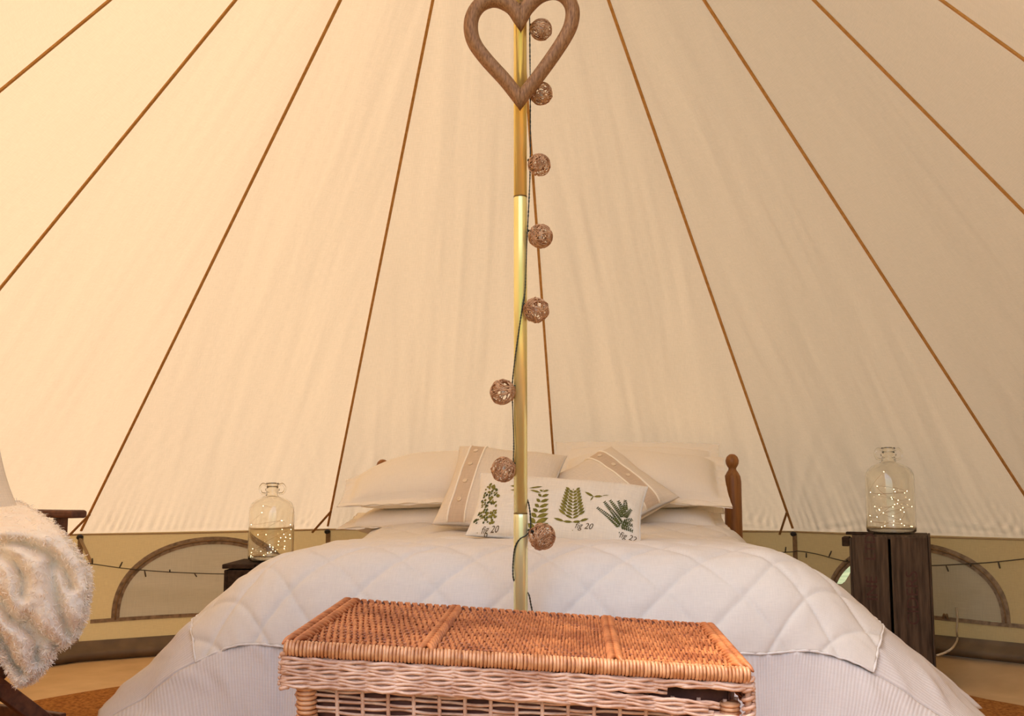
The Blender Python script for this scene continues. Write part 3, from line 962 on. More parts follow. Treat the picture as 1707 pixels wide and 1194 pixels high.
# fern cushion
FC = P(930, 852, 3.48); FM = frame(FC, None, math.radians(52), math.radians(-6), -BA - .01)
FW, FH, FT = .556, .253, .115
fkw = dict(seed=4.0, pinch=.05)
fern = thing('fern_cushion', FC, 'long cream cushion printed with green ferns and figure numbers', 'cushion')
cushion('cover', FM, FW, FH, FT, M['bolster'], fern, n=50, **fkw)
def fx(px, py):
    """cushion coordinates of a photo pixel on the front of the fern cushion"""
    q = FM.inverted() @ PP(px, py, FC + (FM.to_3x3() @ Vector((0, 0, FT * .42))), FM.to_3x3() @ Vector((0, 0, 1)))
    return Vector((q.x, q.y))
class Print:
    def __init__(self): self.mb = MB()
    def poly(self, pts):
        V = [tuple(on_cushion(FM, max(-.97, min(.97, p.x * 2 / FW)), max(-.97, min(.97, p.y * 2 / FH)), FW, FH, FT, .0012, **fkw)[0]) for p in pts]
        self.mb.add(V, [tuple(range(len(V)))])
    def leaf(self, a, b, w):
        a, b = Vector(a), Vector(b); d = b - a; n = Vector((-d.y, d.x)).normalized()
        self.poly([a, a + d * .3 - n * w * .45, a + d * .65 - n * w * .5, b, a + d * .65 + n * w * .5, a + d * .3 + n * w * .45])
    def stem(self, a, b, w=.0012):
        a, b = Vector(a), Vector(b); d = b - a; n = Vector((-d.y, d.x)).normalized()
        self.poly([a - n * w, b - n * w, b + n * w, a + n * w])
def rot(v, an): return Vector((v.x * math.cos(an) - v.y * math.sin(an), v.x * math.sin(an) + v.y * math.cos(an)))
S = 3.55 / FPX   # metres per pixel there
prints = {'olive': Print(), 'dark': Print()}
def flush():
    for k_, m_ in (('olive', 'fern1'), ('dark', 'fern2')):
        if prints[k_].mb.n: prints[k_].mb.build('fern_print', M[m_], fern, smooth=False)
        prints[k_] = Print()
g = random.Random(3)
# fern A: cloud of small rounded leaflets
base = fx(793, 879); tip = fx(812, 806)
ax = tip - base; axn = ax.normalized(); sd_ = Vector((axn.y, -axn.x))
prints['olive'].stem(base, base.lerp(tip, .35))
for i in range(120):
    t = g.uniform(.14, 1.0); wmax = .034 * math.sin(min(1, (1.05 - t) * 1.6) * math.pi / 2) + .006
    s = g.uniform(-.55, 1.35) * wmax
    c = base + axn * (ax.length * t) + sd_ * s
    ln = g.uniform(.008, .0135); an = g.uniform(-.5, 1.2)
    d = rot(axn, -an) * ln
    prints['dark' if g.random() < .38 and abs(s) < .03 else 'olive'].leaf(c, c + d, ln * .66)
flush()
# fern B (half behind the pole): feathery leaflets to both sides
base = fx(884, 893); tip = fx(888, 818)
base2, tip2 = fx(886, 880), fx(914, 816)
for b0, t0, n0, ll in ((fx(889, 886), fx(906, 820), 8, 20),):
    d = t0 - b0; dn = d.normalized()
    prints['olive'].stem(b0, t0)
    for i in range(n0):
        t = .08 + .86 * i / (n0 - 1); c = b0 + d * t; l = S * ll * (1.25 - .75 * t)
        for s in (1, -1):
            e = c + rot(dn, s * -1.0) * l * (1 if s > 0 else .6)
            prints['olive'].leaf(c, e, l * .36)
for (x0, y0, x1, y1) in ((856, 848, 872, 838), (858, 892, 872, 884), (856, 862, 868, 866), (850, 818, 872, 822), (882, 817, 905, 813), (884, 821, 902, 826), (850, 810, 868, 813)):
    prints['olive'].leaf(fx(x0, y0), fx(x1, y1), S * 4)
flush()
# fern C: arching pinnae
base = fx(954, 882); tip = fx(956, 818); ax = tip - base; axn = ax.normalized()
prints['olive'].stem(base, tip)
for i in range(10):
    t = .17 + .72 * i / 9; c = base + ax * t
    for s in (1, -1):
        l = S * (34 - 18 * t) * (1 if s < 0 else .85)
        ang = s * -(1.05 - .25 * t) if i else s * -1.5
        m = c + rot(axn, ang) * l * .5; e = m + rot(axn, ang * .8) * l * .5
        for q in range(5):
            a_ = c.lerp(m, q / 4) if q < 4 else m
        prints['olive'].leaf(c, m, S * 4.2); prints['olive'].leaf(m.lerp(c, .15), e, S * 4.6)
flush()
# sprig
for (x0, y0, x1, y1, w) in ((975, 823, 990, 830, 4), (990, 830, 1005, 829, 4), (990, 829, 984, 836, 2), (1004, 828, 1016, 826, 1.5)):
    prints['olive'].leaf(fx(x0, y0), fx(x1, y1), S * w)
flush()
# fern D: dense dark serrated fronds
base = fx(1033, 885); tip = fx(1046, 830); ax = tip - base
prints['dark'].stem(base, base.lerp(tip, .8))
fr = [((1035, 876), (996, 847)), ((1038, 872), (1008, 838)), ((1042, 862), (1018, 836)), ((1044, 855), (1032, 836)), ((1045, 850), (1045, 833)), ((1043, 862), (1056, 846)), ((1042, 870), (1058, 862)), ((1038, 871), (1058, 871)), ((1036, 874), (1058, 879))]
for a_, b_ in fr:
    a, b = fx(*a_), fx(*b_); d = b - a; dn = d.normalized(); nn = max(4, int(d.length / (S * 3.2)))
    prints['dark'].stem(a, b, .0009)
    for i in range(nn):
        t = (i + .5) / nn; c = a + d * t; l = S * (6.6 - 3.4 * t)
        for s in (1, -1): prints['dark'].leaf(c, c + rot(dn, s * .95) * l, l * .5)
flush()
def text_mesh(s):
    cu = bpy.data.curves.new('t', 'FONT'); cu.body = s; cu.size = 1; cu.shear = .35; cu.resolution_u = 3
    ob = bpy.data.objects.new('t', cu); col.objects.link(ob)
    dg = bpy.context.evaluated_depsgraph_get()
    me = bpy.data.meshes.new_from_object(ob.evaluated_get(dg))
    V = [v.co.copy() for v in me.vertices]; F = [tuple(p.vertices) for p in me.polygons]
    bpy.data.objects.remove(ob); bpy.data.curves.remove(cu); bpy.data.meshes.remove(me)
    return V, F
for s, (x, y), an in (('fig 20', (799, 879), .06), ('fig 20', (957, 879), 0.0), ('fig 22', (1032, 890), -.05)):
    V, F = text_mesh(s); o = fx(x, y); mb = MB()
    out = []
    for v in V:
        q = o + rot(Vector((v.x, v.y)) * .0255, an)
        out.append(tuple(on_cushion(FM, q.x * 2 / FW, q.y * 2 / FH, FW, FH, FT, .0012, **fkw)[0]))
    mb.add(out, F); mb.build('caption_print', M['ink'], fern, smooth=False)

# ------------------------------------------------------------------ crates
cd = 4.02
cl, cr_ = P(1430, 892, cd), P(1551, 892, cd)
CZ = P(1490, 891, cd).z - .0
cw = cr_.x - cl.x; cx0 = (cl.x + cr_.x) / 2; cdep = .30
ca = math.radians(-21)
cc = Vector((cx0 + .038, cd + CAM_Y + cdep / 2, 0))
CM = Matrix.Translation(cc) @ Matrix.Rotation(ca, 4, 'Z')
crate = thing('wooden_crate', cc, 'tall weathered brown crate on end with faded red lettering, holding a jar', 'crate')
zb, zt = .0165, CZ
def plank(c, s, nm='plank', m='crate'):
    mb = MB(); mb.box(c, s, CM); return mb.build(nm, M[m], crate, smooth=False, bevel=.003)
pw = cw / 2 - .006
fp = []
for s in (-1, 1):
    fp.append(plank((s * (pw / 2 + .005), -cdep / 2 + .006, (zb + zt) / 2 - .004), (pw, .012, zt - zb - .012)))
    plank((s * (pw / 2 + .005), cdep / 2 - .006, (zb + zt) / 2), (pw, .012, zt - zb - .012))
for q in (-1, 1):
    plank((cw / 2 + .004, q * (cdep / 4 - .002), (zb + zt) / 2 - .002), (.009, cdep / 2 - .006, zt - zb - .006))
    plank((-cw / 2 - .004, q * (cdep / 4 - .002), (zb + zt) / 2 - .002), (.009, cdep / 2 - .010, zt - zb - .03))
plank((0, -.0, zt - .012), (cw - .002, cdep - .026, .016), 'end_board')
plank((0, 0, zb + .012), (cw - .002, cdep - .026, .016), 'end_board')
plank((-cw / 2 - .021, -cdep / 2 + .05, zt - .030), (.026, .10, .034), 'batten', 'crate_d')
plank((-cw / 2 + .03, -cdep / 2 + .03, zt + .001), (.10, .035, .010), 'batten', 'crate_d')
def crate_text(s, plank_o, xc, z0, size, mat='cratetext'):
    V, F = text_mesh(s); mb = MB()
    out = []
    for v in V:
        out.append(tuple(CM @ Vector((xc + size * .36 - (v.y - .0) * size * .95 + 0, -cdep / 2 - .0008, z0 + (v.x - .35 * v.y) * size))))
    mb.add(out, F); return mb.build('lettering', M[mat], plank_o, smooth=False)
zc = lambda y: P(1490, y, cd).z
crate_text('CIDERS', fp[1], pw / 2 + .006, zc(1042), .060)
crate_text('LTD', fp[0], -pw / 2 - .006, zc(936), .055)
crate_text('INE', fp[0], -pw / 2 - .006, zc(1004), .060)

# low dark box under the left jar
bz = P(380, 938, 4.02).z
lb0 = P(370, 938, 3.93)
lbc = Vector((lb0.x + .18, lb0.y + .15, 0))
lc = thing('bedside_box', lbc, 'low dark wooden box half hidden by the quilt, holding a jar', 'box')
def lplank(c, s, nm='plank'):
    mb = MB(); mb.box((lbc.x + c[0], lbc.y + c[1], c[2]), s); return mb.build(nm, M['crate_d'], lc, smooth=False, bevel=.003)
for i in range(3):
    z = .0165 + (bz - .018 - .0165) * (i + .5) / 3; h = (bz - .018 - .0165) / 3 - .005
    lplank((0, -.144, z), (.32, .012, h)); lplank((0, .144, z), (.32, .012, h))
    lplank((-.166, 0, z), (.012, .30, h)); lplank((.166, 0, z), (.012, .30, h))
for i in range(3):
    lplank((-.18 + .36 * (i + .5) / 3, 0, bz - .008), (.36 / 3 - .003, .31, .016), 'top_board')

# ------------------------------------------------------------------ demijohns
def demijohn(base, H, R, lab, sway=0.0):
    rt = thing('demijohn', base, lab, 'jar', 'glass demijohns with lights')
    s = H / .305; q = R / .082
    outer = [(0, .004), (.05, .002), (.072, .003), (.080, .010), (.082, .022), (.082, .190), (.080, .208), (.072, .226), (.056, .240), (.036, .249), (.0245, .254), (.022, .260), (.0215, .272), (.0262, .276), (.0262, .281), (.0215, .284), (.0205, .298), (.0232, .301), (.0232, .305)]
    inner = [(.0195, .305), (.0165, .298), (.0170, .262), (.021, .252), (.034, .2455), (.053, .2365), (.069, .223), (.0768, .206), (.0785, .190), (.0785, .024), (.076, .012), (.068, .007), (.05, .006), (0, .010)]
    prof = [(r * q, z * s) for r, z in outer + inner]
    mb = MB(); mb.lathe(prof, tuple(base), 48)
    mb.build('glass_body', M['glass'], rt, weld=True)
    for sg in (-1, 1):
        mb = MB()
        mb.tube(smoothpath([base + Vector((sg * .0225 * q, 0, .295 * s)), base + Vector((sg * .036 * q, 0, .300 * s)), base + Vector((sg * .046 * q, 0, .285 * s)), base + Vector((sg * .040 * q, 0, .266 * s)), base + Vector((sg * .0250 * q, 0, .262 * s))], 6), .0042, 8)
        mb.build('ear_handle', M['glass'], rt)
    return rt
jr = P(1486, 882, 4.14); jr.z = zt - .004 + .0005
jr.z = zt - .0035
demijohn(jr, (P(1486, 746, 4.14).z - jr.z), 39.5 / FPX * 4.14, 'clear glass demijohn with fairy lights on the tall crate at the right')
jl = P(452, 900, 4.06); jl.z = bz + .0008
demijohn(jl, (P(452, 805, 4.06).z - jl.z), 37 / FPX * 4.06, 'clear glass demijohn with fairy lights on the low box left of the bed')
def fairy(base, R, H, lights, lab, seed):
    rt = thing('fairy_light_wire', base, lab, 'fairy lights', 'fairy lights inside the jars')
    g = random.Random(seed)
    pts = [base + Vector((0, 0, H))]
    for i, (fx_, fz) in enumerate(lights):
        yy = g.uniform(-1, 1) * math.sqrt(max(0, .95 - fx_ * fx_)) * R * .85
        pts.append(base + Vector((fx_ * R * .9, yy, .012 + fz)))
    order = sorted(pts[1:], key=lambda p: -p.z + g.uniform(-.03, .03))
    mb = MB(); mb.tube(smoothpath([pts[0]] + order, 5), .0005, 4); mb.build('wire', M['wirec'], rt)
    mb = MB()
    for p in order:
        mb.lathe([(0, -.0014), (.001, -.0008), (.0014, 0), (.001, .0008), (0, .0014)], tuple(p), 6)
    o = mb.build('led_beads', M['led'], rt); o['kind'] = 'stuff'
def px2jar(lst, jb, xc, R, d): return [((x - xc) * d / FPX / (R * .9), (jbz(y, d) - jb.z - .012)) for x, y in lst]
def jbz(y, d): return P(853, y, d).z
L1 = [(436, 843), (433, 855), (418, 875), (463, 869), (467, 869), (483, 875), (484, 883), (470, 883), (482, 892), (483, 898), (469, 892), (471, 896), (476, 896), (476, 902), (464, 903), (463, 909), (456, 907), (454, 911), (458, 912), (450, 918), (449, 922), (476, 914), (472, 912), (434, 891), (442, 892), (424, 915), (420, 922), (419, 927), (422, 930), (444, 925), (441, 924), (455, 921), (438, 919), (418, 931)]
L2 = [(1465, 811), (1454, 821), (1463, 825), (1485, 785), (1479, 832), (1493, 816), (1496, 830), (1490, 834), (1515, 819), (1512, 822), (1511, 833), (1522, 845), (1463, 845), (1467, 851), (1471, 850), (1468, 855), (1460, 862), (1452, 860), (1498, 840), (1501, 842), (1508, 847), (1507, 851), (1506, 854), (1495, 846), (1481, 860), (1497, 866), (1494, 870), (1480, 878), (1521, 879), (1464, 878), (1518, 878), (1502, 876), (1490, 820), (1455, 870), (1483, 875), (1509, 874)]
fairy(jl, 37 / FPX * 4.06 * .93, .20, px2jar(L1, jl, 452, 37 / FPX * 4.06 * .93, 4.06), 'warm fairy lights on fine wire inside the left jar', 5)
fairy(jr, 39.5 / FPX * 4.14 * .93, .24, px2jar(L2, jr, 1486, 39.5 / FPX * 4.14 * .93, 4.14), 'warm fairy lights on fine wire inside the right jar', 9)

# ------------------------------------------------------------------ fairy light cord along the walls
def wall_pt(px, py, k, off=.012):
    a, ux, L, inn = frame_of(k)
    return PP(px, py, a + inn * off, inn)
wl = thing('light_cord', corner(0, .2), 'thin dark fairy light cord strung along the low wall behind the bed', 'light cord')
left_pts = [(40, 925), (90, 934), (150, 940), (200, 947), (240, 951), (283, 954), (330, 956), (372, 957), (430, 956), (500, 950)]
mid_pts = []
right_a = [(1308, 921)]
right_pts = [(1330, 919), (1362, 924), (1400, 934), (1440, 940), (1500, 944), (1560, 943), (1600, 941), (1650, 938), (1707, 932), (1750, 926)]
cord = [wall_pt(x, y, -2) for x, y in left_pts]
cord += [wall_pt(x, 930, -1) for x in (560, 700, 850)] + [wall_pt(x, 928, 0) for x in (1000, 1150)] + [wall_pt(x, y, 0) for x, y in right_a] + [wall_pt(x, y, 1) for x, y in right_pts]
mb = MB(); mb.tube(smoothpath(cord, 6), .0023, 6); mb.build('cord', M['wallwire'], wl)
for x, y, dx, dy, k in ((154, 940, 0, -9, -2), (199, 947, 5, -10, -2), (241, 951, 2, 11, -2), (283, 954, 0, -4, -2), (324, 956, 4, 6, -2), (1309, 921, 1, -9, 0), (1344, 922, 0, 8, 1), (1382, 928, 4, -9, 1), (1413, 936, -2, -3, 1), (1577, 943, 4, 10, 1), (1618, 940, 0, 5, 1), (1664, 937, 3, 11, 1)):
    p0 = wall_pt(x, y, k, .013); p1 = wall_pt(x + dx, y + dy, k, .016)
    mb = MB(); mb.tube([p0, p0.lerp(p1, .5), p1], [.0026, .0034, .0028], 6); mb.build('lamp_tip', M['wallwire'], wl)

mb = MB()
mb.tube(smoothpath([wall_pt(1594, 1012, 1, .02), wall_pt(1596, 1030, 1, .02), wall_pt(1595, 1052, 1, .025), wall_pt(1596, 1066, 1, .03), P(1588, 1080, 4.02), P(1576, 1088, 4.0), P(1562, 1093, 3.98)], 6), .0042, 7)
ww = thing('tie_cord', wall_pt(1594, 1012, 1, .02), 'pale tie cord hanging from the right window sill beside the crate', 'cord')
mb.build('cord', M['cord_white'], ww)
# slanting strap from the left eave ring to the light cord
a_, ux_, L_, inn_ = frame_of(-2)
mb = MB(); strip(mb, [wall_pt(133, 897, -2, .006), wall_pt(144, 920, -2, .012), wall_pt(153, 941, -2, .010)], .014, ux_, inn_, .002)
st = thing('hanging_strap', wall_pt(153, 941, -2, .010), 'slanting pale strap below the left eave ring holding the light cord', 'strap')
mb.build('webbing', M['canvas'], st, smooth=False)

# ------------------------------------------------------------------ folding chair with fleece
CC = Vector((-1.54, .072, 0)); fwd = Vector((.88, -.47, 0)).normalized(); far = Vector((-fwd.y, fwd.x, 0))
def ch(x, y, z): return CC + fwd * x + far * y + Vector((0, 0, z))
chair = thing('folding_chair', CC, 'dark wooden folding armchair under a fluffy throw at the left edge', 'chair')
ZA = P(100, 850, 3.05).z
for x in (.27, -.20):
    for s_ in (1, -1):
        off = .013 * s_
        mb = MB(); mb.bar(ch(x + off, s_ * .285, .016), ch(x + off, -s_ * .24, ZA - .24), .042, .022, up=fwd); mb.build('leg', M['chairwood'], chair, smooth=False, bevel=.003)
for s_ in (-.25, .25):
    mb = MB(); mb.bar(ch(-.27, s_, ZA - .011), ch(.265, s_, ZA - .011), .055, .022)
    mb.build('arm', M['chairwood'], chair, smooth=False, bevel=.007)
    for x in (.19, -.22):
        mb = MB(); mb.bar(ch(x, s_, ZA - .24), ch(x, s_, ZA - .020), .028, .030, up=fwd); mb.build('arm_post', M['chairwood'], chair, smooth=False, bevel=.003)
    mb = MB(); mb.bar(ch(-.235, s_, ZA), ch(-.29, s_, .90), .026, .030, up=far); mb.build('back_post', M['chairwood'], chair, smooth=False, bevel=.003)
    mb = MB(); mb.bar(ch(-.26, s_, ZA - .225), ch(.27, s_, ZA - .215), .026, .036); mb.build('seat_rail', M['chairwood'], chair, smooth=False, bevel=.003)
    mb = MB(); mb.bar(ch(-.27, s_ * .96, .105), ch(.25, s_ * .96, .105), .022, .030); mb.build('stretcher', M['chairwood'], chair, smooth=False, bevel=.003)
pts = np.zeros((13, 9, 3))
for i in range(13):
    for j in range(9):
        t = i / 12
        pts[i, j] = ch(-.24 + .48 * j / 8, -.265 + .53 * t, ZA - .195 - .03 * math.sin(math.pi * t))
mb = MB(); mb.grid(pts); mb.build('seat', M['chaircanvas'], chair, solid=.004, uv=[(a / 12 * .5, b / 8 * .5) for a in range(13) for b in range(9)])
pts = np.zeros((13, 9, 3))
for i in range(13):
    for j in range(9):
        t = i / 12; z = .72 + .17 * j / 8
        pts[i, j] = ch(-.255 - .08 * (z - .62) / .28 - .03 * math.sin(math.pi * t), -.285 + .57 * t, z)
mb = MB(); mb.grid(pts); mb.build('backrest', M['chaircanvas'], chair, solid=.004, uv=[(a / 12 * .5, b / 8 * .2) for a in range(13) for b in range(9)])
# small cushion whose corner shows above the throw
sc_c = P(-86, 842, 2.92)
sc = thing('seat_cushion', sc_c, 'plain beige cushion corner showing above the throw on the chair', 'cushion')
cushion('cover', frame(sc_c, None, math.radians(68), math.radians(18), math.radians(28)), .34, .30, .10, M['cushion'], sc, seed=6.0, pinch=.08)

# the throw: thick folded fleece hanging over the near arm
right = [(835, 30), (848, 52), (868, 82), (890, 104), (920, 128), (948, 147), (975, 150), (1030, 141), (1062, 124), (1078, 104), (1083, 90), (1100, 82), (1122, 66), (1136, 48), (1142, 34)]
leftb = [(835, -90), (900, -100), (980, -95), (1040, -60), (1080, -20), (1105, 4), (1130, 18), (1142, 30)]
ry = np.array([p[0] for p in right], float); rx = np.array([p[1] for p in right], float)
ly = np.array([p[0] for p in leftb], float); lx = np.array([p[1] for p in leftb], float)
valleys = [[(-40, 905), (0, 903), (40, 906), (80, 922), (108, 950), (118, 978)], [(-30, 918), (0, 922), (24, 936), (38, 965), (36, 990)], [(84, 945), (92, 985), (100, 1020), (113, 1056)],
           [(-30, 985), (0, 998), (18, 1030), (42, 1046), (72, 1062), (92, 1076)], [(-10, 1050), (8, 1076), (18, 1100), (34, 1118)], [(-60, 870), (0, 866), (50, 872)], [(45, 1030), (62, 1066), (60, 1100)]]
def segd(p, a, b):
    a = np.array(a, float); b = np.array(b, float); ab = b - a
    t = max(0, min(1, (p - a).dot(ab) / ab.dot(ab)))
    return np.linalg.norm(p - (a + ab * t))
nu, nv = 64, 84
front = np.zeros((nu + 1, nv + 1, 3)); back = np.zeros((nu + 1, nv + 1, 3))
for j in range(nv + 1):
    py = 835 + (1142 - 835) * (j / nv)
    xr, xl = np.interp(py, ry, rx), np.interp(py, ly, lx)
    for i in range(nu + 1):
        u = i / nu
        px = xl + (xr - xl) * u
        pr_ = np.array([px, py])
        bul = math.sqrt(max(0, 1 - (2 * u - 1) ** 2)) * math.sin(math.pi * min(1, .06 + .94 * j / nv)) ** .5
        vd = sum(math.exp(-(min(segd(pr_, v[q], v[q + 1]) for q in range(len(v) - 1)) / 9.5) ** 2) for v in valleys)
        topb = .34 * max(0, 1 - (py - 835) / 60) ** 1.5
        d = 2.74 - .085 * bul + .062 * min(vd, 1.15) + topb - .012 * fbm(px * .03, py * .03, 1.0) - .05 * (1 - u)
        front[i, j] = P(px, py, d)
        back[i, j] = P(px, py, max(d + .012, 2.83 + topb * 1.1))
mb = MB(); mb.grid(front); mb.grid(back[::-1])
n1 = (nu + 1) * (nv + 1)
for j in range(nv):
    for i in (0, nu):
        a, b = i * (nv + 1) + j, i * (nv + 1) + j + 1
        c, d = n1 + (nu - i) * (nv + 1) + j, n1 + (nu - i) * (nv + 1) + j + 1
        mb.f.append((a, c, d, b) if i == 0 else (a, b, d, c))
for i in range(nu):
    for j in (0, nv):
        a, b = i * (nv + 1) + j, (i + 1) * (nv + 1) + j
        c, d = n1 + (nu - i) * (nv + 1) + j, n1 + (nu - i - 1) * (nv + 1) + j
        mb.f.append((a, b, d, c) if j == 0 else (a, c, d, b))
thr = thing('fleece_throw', P(60, 1000, 2.74), 'fluffy cream fleece throw heaped over the chair arm', 'throw')
mb.build('cloth', M['fleece'], thr)
# pile fibres
fn = np.zeros_like(front)
du = np.gradient(front, axis=0); dv = np.gradient(front, axis=1)
fn = np.cross(du, dv); fn /= np.linalg.norm(fn, axis=2)[..., None] + 1e-12
if fn[nu // 2, nv // 2, 1] > 0: fn = -fn
NF = 30000
V, F = [], []
ii = rng.uniform(0, nu - .01, NF); jj = rng.uniform(0, nv - .01, NF)
edge = rng.random(NF) < .16
ii[edge] = nu - .01 - np.abs(rng.normal(0, .8, edge.sum())).clip(0, 5)
cam_v = np.array([0, CAM_Y, CAM_Z])
for q in range(NF):
    i, j = int(ii[q]), int(jj[q]); fu, fv = ii[q] - i, jj[q] - j
    p = (front[i, j] * (1 - fu) * (1 - fv) + front[i + 1, j] * fu * (1 - fv) + front[i, j + 1] * (1 - fu) * fv + front[i + 1, j + 1] * fu * fv)
    n = fn[i, j]
    if edge[q]: n = n * .5 + np.array([.8, 0, 0])
    dr = n * .8 + rng.normal(0, .55, 3) + np.array([0, 0, -.35]); dr /= np.linalg.norm(dr)
    l = rng.uniform(.009, .019)
    s = np.cross(dr, rng.normal(0, 1, 3)); s /= np.linalg.norm(s) + 1e-9; s *= .0011
    k = dr * l; bend = rng.normal(0, .0035, 3)
    o = len(V)
    V += [p - s, p + s, p + k * .55 + bend + s * .8, p + k * .55 + bend - s * .8, p + k + bend * .3]
    F += [(o, o + 1, o + 2, o + 3), (o + 3, o + 2, o + 4)]
mb = MB(); mb.add(np.array(V), F)
o = mb.build('pile', M['fleece'], thr, smooth=False); o['kind'] = 'stuff'

# ------------------------------------------------------------------ wicker hamper
FLc, FRc, BLc, BRc = P(471, 1072, 1.80), P(1254, 1118, 1.78), P(576, 1000, 2.29), P(1188, 1043, 2.28)
ham = thing('wicker_hamper', ((FLc + BRc) / 2).xy.to_3d(), 'large woven wicker hamper with flat lid in front of the bed', 'hamper')
W_ = .778; D_ = .49
def hp(u, v, h=0.0, inset=0.0):
    """u across 0..1, v back 0..1, h height above the lid plane (metres, negative = below), inset in metres"""
    iu = inset / W_; iv = inset / D_
    u = iu + u * (1 - 2 * iu); v = iv + v * (1 - 2 * iv)
    t = (FLc * (1 - u) + FRc * u) * (1 - v) + (BLc * (1 - u) + BRc * u) * v
    return np.array([t.x, t.y, t.z + h])
# lid: weavers run front to back over cross rods
mb = MB(); nW = 132
ropes = (.305, .712)
vv = np.linspace(.03, .955, 64)
for i in range(nW):
    u = .022 + .956 * i / (nW - 1)
    if any(abs(u - r) < .013 for r in ropes): continue
    wob = rng.normal(0, .0005)
    ph = (i % 2) * math.pi + rng.normal(0, .2)
    per = 9.0
    lean = rng.normal(0, .0012)
    pts = [hp(u + wob + lean * (v - .5) + .0012 * math.sin(v * 7 + i), v, .0040 * math.sin(v * math.pi * per * 2 + ph) - .004 + .0008 * math.sin(v * 40 + i)) for v in vv]
    mb.tube(pts, .0029 + rng.uniform(-.0003, .0004), 6, caps=False)
o = mb.build('lid_weave', M['cane'], ham); o['kind'] = 'stuff'
mb = MB()
for k in range(18):
    v = .028 + .925 * (k + .5) / 18
    mb.tube([hp(u, v, -.004 + .001 * math.sin(u * 30 + k)) for u in np.linspace(.015, .985, 40)], .0026, 5)
o = mb.build('lid_rods', M['cane'], ham); o['kind'] = 'stuff'
mb = MB(); mb.grid([[hp(u, v, -.0085) for v in np.linspace(.02, .98, 8)] for u in np.linspace(.01, .99, 20)]); mb.build('lid_lining', M['cane_dark'], ham, solid=.002)
# plaited bands across the lid
def plait(r, n, wd, lean, name, h0):
    """a rope of short overlapping slanted strands"""
    mb = MB()
    for i in range(n):
        t0 = .015 + .945 * i / n
        q = np.linspace(0, 1, 9)
        pts = [hp(r + (x - .5) * wd / W_ * (1 if lean > 0 else -1), min(.985, t0 + abs(lean) * x), h0 + .0075 * math.sin(math.pi * x)) for x in q]
        mb.tube(pts, [.0012 + .0040 * math.sin(math.pi * min(1, max(0, x * .94 + .03))) ** .7 for x in q], 6)
    o = mb.build(name, M['cane'], ham); o['kind'] = 'stuff'
for r in ropes:
    plait(r - .006, 22, .015, .075, 'plait', -.003)
    plait(r + .007, 22, .015, -.075, 'plait', -.003)
for r, ln in ((.010, .08), (.031, .08), (.974, -.08), (.991, -.08)):
    plait(r, 20, .020, ln, 'edge_plait', -.003)
# wrapped front and back borders
def wraps(v, count, rad, tr, name, mat, lean=.0, hoff=-.008, gaps=False):
    core = MB(); core.tube([hp(u, v, hoff) for u in np.linspace(.004, .996, 30)], rad * .86, 10); core.build(name + '_core', M['cane_dark' if gaps else mat], ham)
    mb = MB()
    for i in range(count):
        u = .006 + .988 * (i + .5) / count
        if gaps and i % 3 == 2: continue
        e = hp(u + .001, v) - hp(u - .001, v); e /= np.linalg.norm(e)
        b = np.array([0, 0, 1.0]); b -= e * b.dot(e); b /= np.linalg.norm(b); c = np.cross(e, b)
        t = np.linspace(0, 2 * np.pi, 15)[:-1]
        ln = rng.normal(lean, .0006)
        o_ = hp(u, v, hoff)
        rj = rad * rng.uniform(.98, 1.05)
        pts = o_ + (np.cos(t)[:, None] * b + np.sin(t)[:, None] * c) * rj + e * (np.sin(t) * ln)[:, None]
        mb.tube(pts, tr * rng.uniform(.88, 1.05), 6, closed=True)
    o = mb.build(name, M[mat], ham); o['kind'] = 'stuff'
wraps(.004, 128, .0105, .0031, 'front_border', 'cane_wrap', .001)
wraps(.985, 150, .0085, .0030, 'back_border', 'cane', .004, -.006, True)
# lid rim: rows of paired strands round the four sides
def around(inset, side, t):
    return {0: (t, 0.0), 1: (1.0, t), 2: (1 - t, 1.0), 3: (0.0, 1 - t)}[side]
mb = MB()
RIMH = .047
for row in range(8):
    h0 = -.024 - row * .0060
    for strand in range(2):
        for side in range(4):
            tmax = 1.0
            if side == 0 and row in (2, 3): tmax = .80 + .02 * strand
            if side == 0 and row == 1: tmax = .985
            if side == 0 and row in (4, 5, 6): tmax = .905 + .012 * ((row + strand) % 3)
            ts = np.linspace(0, tmax, 70)
            pts = []
            for t in ts:
                u, v = around(0, side, t)
                ln = W_ if side in (0, 2) else D_
                w = .0040 * math.sin(t * ln / .095 * 2 * math.pi + row * math.pi + strand * math.pi)
                wz = .0016 * math.sin(t * ln / .06 * 2 * math.pi + row * 1.7 + strand * 2.2)
                spread_ = 0
                if side == 0 and row >= 4: spread_ = -.010 * max(0, (t - .55) / .45) ** 1.5
                p = hp(u, v, h0 + wz + spread_)
                nrm = {0: (0, -1, 0), 1: (1, 0, 0), 2: (0, 1, 0), 3: (-1, 0, 0)}[side]
                pts.append(p + np.array(nrm) * (w + .001))
            mb.tube(pts, .0029 + rng.uniform(-.0004, .0003), 5)
o = mb.build('lid_rim', M['cane_side'], ham); o['kind'] = 'stuff'
for (u, v) in ((0, 0), (1, 0), (0, 1), (1, 1)):
    mb = MB()
    c = hp(u, v)
    ix = .006 if u == 0 else -.006; iy = .006 if v == 0 else -.006
    p = c + np.array([ix, iy, 0])
    mb.tube([p + np.array([0, 0, -.010]), p + np.array([0, 0, -.040]), p + np.array([0, 0, -.074])], .0055, 8)
    for z in (-.016, -.030, -.044, -.058, -.070):
        t = np.linspace(0, 2 * np.pi, 13)[:-1]
        mb.tube([p + np.array([.0085 * math.cos(a), .0085 * math.sin(a), z + .003 * math.cos(a)]) for a in t], .0036, 6, closed=True)
    mb.build('lid_corner', M['cane_side'], ham)
